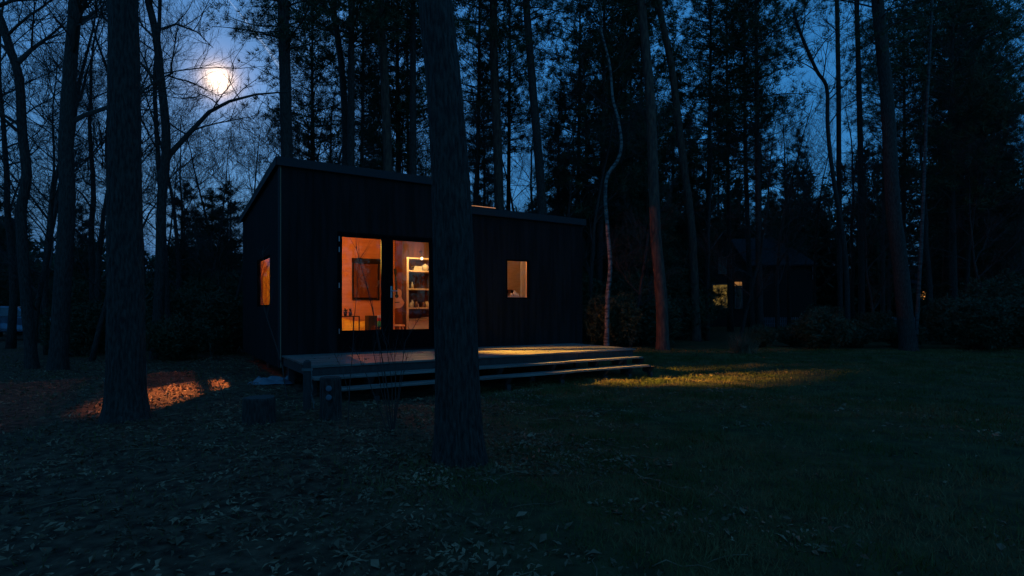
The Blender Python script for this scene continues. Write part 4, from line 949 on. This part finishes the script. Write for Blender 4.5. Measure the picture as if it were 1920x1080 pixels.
# ------------------------------------------------------------------ far house
HD = 42.0
hp = at(1357,600,HD); hr = empty('small_house', (hp.x,hp.y,0), R(-14), 'dark gabled house far off between the trees with a glowing window', 'house')
k = HD/F
gw = 78*k/2; ez = EYE+(HZ-497)*k; az = EYE+(HZ-438)*k; LN = 6.4; xr = (1512-1357)*k/math.cos(R(14))
mb = MB()
mb.add([(-gw,0,0),(gw,0,0),(gw,0,ez),(0,0,az),(-gw,0,ez),(-gw,LN,0),(gw,LN,0),(gw,LN,ez),(0,LN,az),(-gw,LN,ez)],[(0,1,2,3,4),(9,8,7,6,5),(0,5,6,1),(1,6,7,2),(4,9,5,0)])
mb.box(gw+.001,xr,.9,LN-.5,0,ez-.05)
mb.build('wall', M['brick'], hr)
def rslab(p, q, y0, y1, th=.14):
    mb = MB(); (x0,z0),(x1,z1) = p,q; mb.hexa([(x0,y0,z0),(x1,y0,z1),(x1,y1,z1),(x0,y1,z0)],[(x0,y0,z0+th),(x1,y0,z1+th),(x1,y1,z1+th),(x0,y1,z0+th)]); return mb.build('roof', M['tile'], hr)
sl_ = (az-ez)/gw
rslab((-gw-.2,ez-.2*sl_),(-.01,az),-.25,LN+.2); rslab((.01,az),(gw+.2,ez-.2*sl_),-.25,LN+.2)
mb = MB(); rz = az-.15; ym = (0.9+LN-.5)/2; x2 = xr+.2; 
mb.hexa([(gw*.3,.65,ez-.12),(x2,.65,ez-.12),(x2-2.3,ym,rz),(gw*.3,ym,rz)],[(gw*.3,.65,ez),(x2,.65,ez),(x2-2.3,ym,rz+.12),(gw*.3,ym,rz+.12)])
mb.hexa([(gw*.3,ym+.001,rz),(x2-2.3,ym+.001,rz),(x2,LN-.25,ez-.12),(gw*.3,LN-.25,ez-.12)],[(gw*.3,ym+.001,rz+.12),(x2-2.3,ym+.001,rz+.12),(x2,LN-.25,ez),(gw*.3,LN-.25,ez)])
mb.add([(x2,.65,ez),(x2,LN-.25,ez),(x2-2.3,ym,rz+.12)],[(0,1,2)]); mb.build('roof', M['tile'], hr)
def hx(px): return (px-1357)*k
def hz(py): return EYE+(HZ-py)*k
def hwin(x0,x1,y0,y1,m,cross=False):
    a,b,c,d = hx(x0),hx(x1),hz(y1),hz(y0); mb = MB(); f=.07
    mb.box(a-f,a,-.07,-.002,c-f,d+f); mb.box(b,b+f,-.07,-.002,c-f,d+f); mb.box(a,b,-.07,-.002,d,d+f); mb.box(a,b,-.07,-.002,c-f,c)
    if cross: mb.box((a+b)/2-.03,(a+b)/2+.03,-.06,-.03,c,d)
    w = mb.build('window', M['housetrim'], hr); mb = MB(); mb.box(a,b,-.028,-.003,c,d); mb.build('pane', m, w); return w
hwin(1338,1366,534,577,M['litwin']); hwin(1378,1388,534,577,M['carglass']); hwin(1349,1361,484,512,M['carglass'],True)
mb = MB(); mb.tube([(gw+.35,-.05,0),(gw+.35,-.05,ez-.25)],[.06,.06],8); mb.build('drainpipe', M['steel'], hr)
mb = MB(); mb.tube([(xr-.1,.8,ez-1.1),(xr-.1,.8,ez-.15)],[.05,.05],8); mb.build('drainpipe', M['steel'], hr)
mb = MB(); mb.box(hx(1376),hx(1388),-.2,-.075,hz(535.5),hz(529)); ol = mb.build('wall_light', M['walllight'], hr)
p = at(1475,597,39); o = empty('low_fence', (p.x,p.y,0), R(-8), 'low pale fence beside the small house', 'fence')
mb = MB()
for i in range(26): mb.box(-1.7+i*.14,-1.62+i*.14,-.01,.01,.1,.78)
mb.build('palings', M['tarp'], o); mb = MB(); mb.box(-1.75,2.0,.012,.05,.3,.38); mb.box(-1.75,2.0,.012,.05,.6,.68); mb.build('rails', M['tarp'], o)
p = at(1665,597,40); o2 = copy_tree(o); o2.location = (p.x,p.y,0); o2['label'] = 'low pale fence glimpsed left of the far orange lights'

# second far house with porch light at the right, its hedge catches the light
p = at(1780,600,52); h2 = empty('bungalow', (p.x,p.y,0), R(12), 'far dark bungalow at the right with orange lit windows among trunks', 'house')
k2 = 52/F
mb = MB(); mb.box(-4.2,5.5,0,6,0,3.1); mb.build('wall', M['brick'], h2)
mb = MB(); mb.hexa([(-4.6,-.5,3.1),(5.9,-.5,3.1),(5.9,6.5,3.1),(-4.6,6.5,3.1)],[(-2.5,2.8,5.2),(3.8,2.8,5.2),(3.8,3.2,5.2),(-2.5,3.2,5.2)]); mb.build('roof', M['tile'], h2)
for x0,x1,z0,z1 in ((-3.3,-1.9,2.0,3.0),(-1.2,-.6,2.2,3.0)):
    mb = MB(); f=.08; mb.box(x0-f,x0,-.07,-.002,z0-f,z1); mb.box(x1,x1+f,-.07,-.002,z0-f,z1); mb.box(x0,x1,-.07,-.002,z0-f,z0); w = mb.build('window', M['frame'], h2)
    mb = MB(); mb.box(x0,x1,-.03,-.003,z0,z1); mb.build('pane', M['litwin2'], w)
l = bpy.data.lights.new('porch_light','POINT'); l.energy = 90; l.color = (1,.30,.10); l.shadow_soft_size = .1
lo = bpy.data.objects.new('porch_light', l); C.objects.link(lo); lo.parent = h2; lo.location = (1.5,-1.2,2.6)
mb = MB(); mb.lathe([(.06,-.1),(.1,-.02),(.1,.1),(.03,.16)],12,(1.5,-1.0,2.75)); mb.box(1.48,1.52,-1.0,-.001,2.9,2.94); mb.build('porch_lamp', M['black'], h2)
# beech hedges, brown leaved
for i,(px,d,wd,lb) in enumerate(((1745,47,5.0,'brown leaved hedge in front of the far bungalow, left stretch'),(1880,45,6.0,'brown leaved hedge at the far right edge'))):
    p = at(px,595,d); o = empty('beech_hedge', (p.x,p.y,0), R(10), lb, 'hedge')
    n = 2600; P = np.stack([rng.uniform(-wd/2,wd/2,n),rng.uniform(-.35,.35,n),rng.uniform(.05,1.75,n)+.1*np.sin(rng.uniform(0,9,n))],1); Dn = rng.normal(size=(n,3)); Dn /= np.linalg.norm(Dn,axis=1,keepdims=True)
    mb = MB(); mb.tris(tufts(P,Dn,5,.16,.09)); mb.build('leaves', M['drybush'], o)
    mb = MB()
    for q in range(30): x = -wd/2+wd*(q+.5)/30; mb.tube([(x,0,-.1),(x+random.uniform(-.1,.1),random.uniform(-.1,.1),1.6)],[.025,.01],5)
    mb.build('stems', M['twig'], o)

# ------------------------------------------------------------------ parked cars at the left
def car(loc, rz, label):
    r = empty('parked_car', loc, rz, label, 'car', 'cars parked in the wood at the left')
    prof = [(-2.05,.35),(-2.1,.6),(-2.02,.86),(-1.15,.98),(-.55,1.42),(.75,1.46),(1.5,1.05),(1.98,.98),(2.08,.62),(2.02,.35)]
    mb = MB(); n = len(prof); v = []
    for y, ins in ((-.86,0),(.86,0)):
        for x,z in prof: v.append((x, y*(1 if z < 1.0 else .80), z))
    mb.add(v, [tuple(range(n)), tuple(range(2*n-1,n-1,-1))]+[(i,i+n,(i+1)%n+n,(i+1)%n) for i in range(n)]); mb.build('body', M['car'], r, bevel=.06)
    mb = MB(); 
    for y in (-1,1):
        q = [(-1.0,1.01),(-.5,1.36),(.12,1.39),(.12,1.01)]; mb.add([(x,y*(.868-.155*(z-1.0)/.40),z) for x,z in q],[(0,1,2,3)])
        q = [(.2,1.01),(.2,1.39),(.7,1.39),(1.3,1.03)]; mb.add([(x,y*(.868-.155*(z-1.0)/.40),z) for x,z in q],[(0,1,2,3)])
    mb.add([(-1.13,-.66,1.012),(-1.13,.66,1.012),(-.60,.60,1.40),(-.60,-.60,1.40)],[(0,1,2,3)]); mb.add([(1.47,-.66,1.09),(1.47,.66,1.09),(.86,.60,1.42),(.86,-.60,1.42)],[(0,1,2,3)])
    mb.build('windows', M['carglass'], r)
    for x in (-1.3,1.3):
        for y in (-.78,.78):
            mb = MB(); mb.lathe([(.2,-.11),(.3,-.11),(.32,-.06),(.32,.06),(.3,.11),(.2,.11)],20); w = mb.build('wheel', M['tyre'], r); w.rotation_euler=(R(90),0,0); w.location=(x,y,.32)
            mb = MB(); mb.lathe([(.19,-.112),(.18,.112)],16); mb.build('rim', M['steel'], w)
    for y in (-.62,.62):
        mb = MB(); mb.box(-2.13,-2.05,y-.17,y+.17,.62,.76); mb.build('headlight', M['white'], r, bevel=.02)
        mb = MB(); mb.box(2.03,2.12,y-.15,y+.15,.66,.84); mb.build('tail_light', M['red'], r, bevel=.02)
    return r
p = at(12,632,24); car((p.x,p.y,gz(p.x,p.y)), R(205), 'bluish parked car half hidden by trunks at the left edge')
p = at(322,592,44); car((p.x,p.y,gz(p.x,p.y)), R(170), 'far blue parked car glimpsed between the stout trunk and the cabin')

# ------------------------------------------------------------------ moon and contrail
md = 1500; mo = MB(); rr = md*8/F/ MOON.y*1.0
mo.lathe([(rr*math.sin(math.pi*i/16)+.001, -rr*math.cos(math.pi*i/16)) for i in range(17)], 32)
mm = mat('moon_surface', (.6,.55,.5), 1, emit=(1,.86,.62), estr=1.9)
o = mo.build('moon', mm, smooth=True); o.location = Vector((0,0,EYE))+MOON*md; tag(o, 'bright pale yellow moon glowing through the bare branches', 'moon')
mb = MB(); a_ = at(425,-5,1400); b_ = at(535,150,1400)
def ct(t): return a_.lerp(b_, t)+Vector((10*math.sin(t*2),0,0))
mb.tube([ct(i/20) for i in range(21)], [1.2+6*(i/20)**1.5 for i in range(21)], 8)
cm = bpy.data.materials.new('thin_vapour'); cm.use_nodes = True; t = cm.node_tree; t.nodes.clear()
oo = N(t,'ShaderNodeOutputMaterial'); x = N(t,'ShaderNodeMixShader'); tr_ = N(t,'ShaderNodeBsdfTransparent'); em = N(t,'ShaderNodeEmission'); em.inputs[0].default_value=(.30,.42,.62,1); em.inputs[1].default_value=1.6
lw = N(t,'ShaderNodeLayerWeight'); lw.inputs[0].default_value=.4; inv = N(t,'ShaderNodeMath',operation='MULTIPLY_ADD'); inv.inputs[1].default_value=-.32; inv.inputs[2].default_value=.30
t.links.new(lw.outputs['Facing'],inv.inputs[0]); t.links.new(inv.outputs[0],x.inputs[0]); t.links.new(tr_.outputs[0],x.inputs[1]); t.links.new(em.outputs[0],x.inputs[2]); t.links.new(x.outputs[0],oo.inputs[0])
o = mb.build('contrail', cm, smooth=True); tag(o, 'thin white contrail slanting down the sky beside the moon', 'contrail')
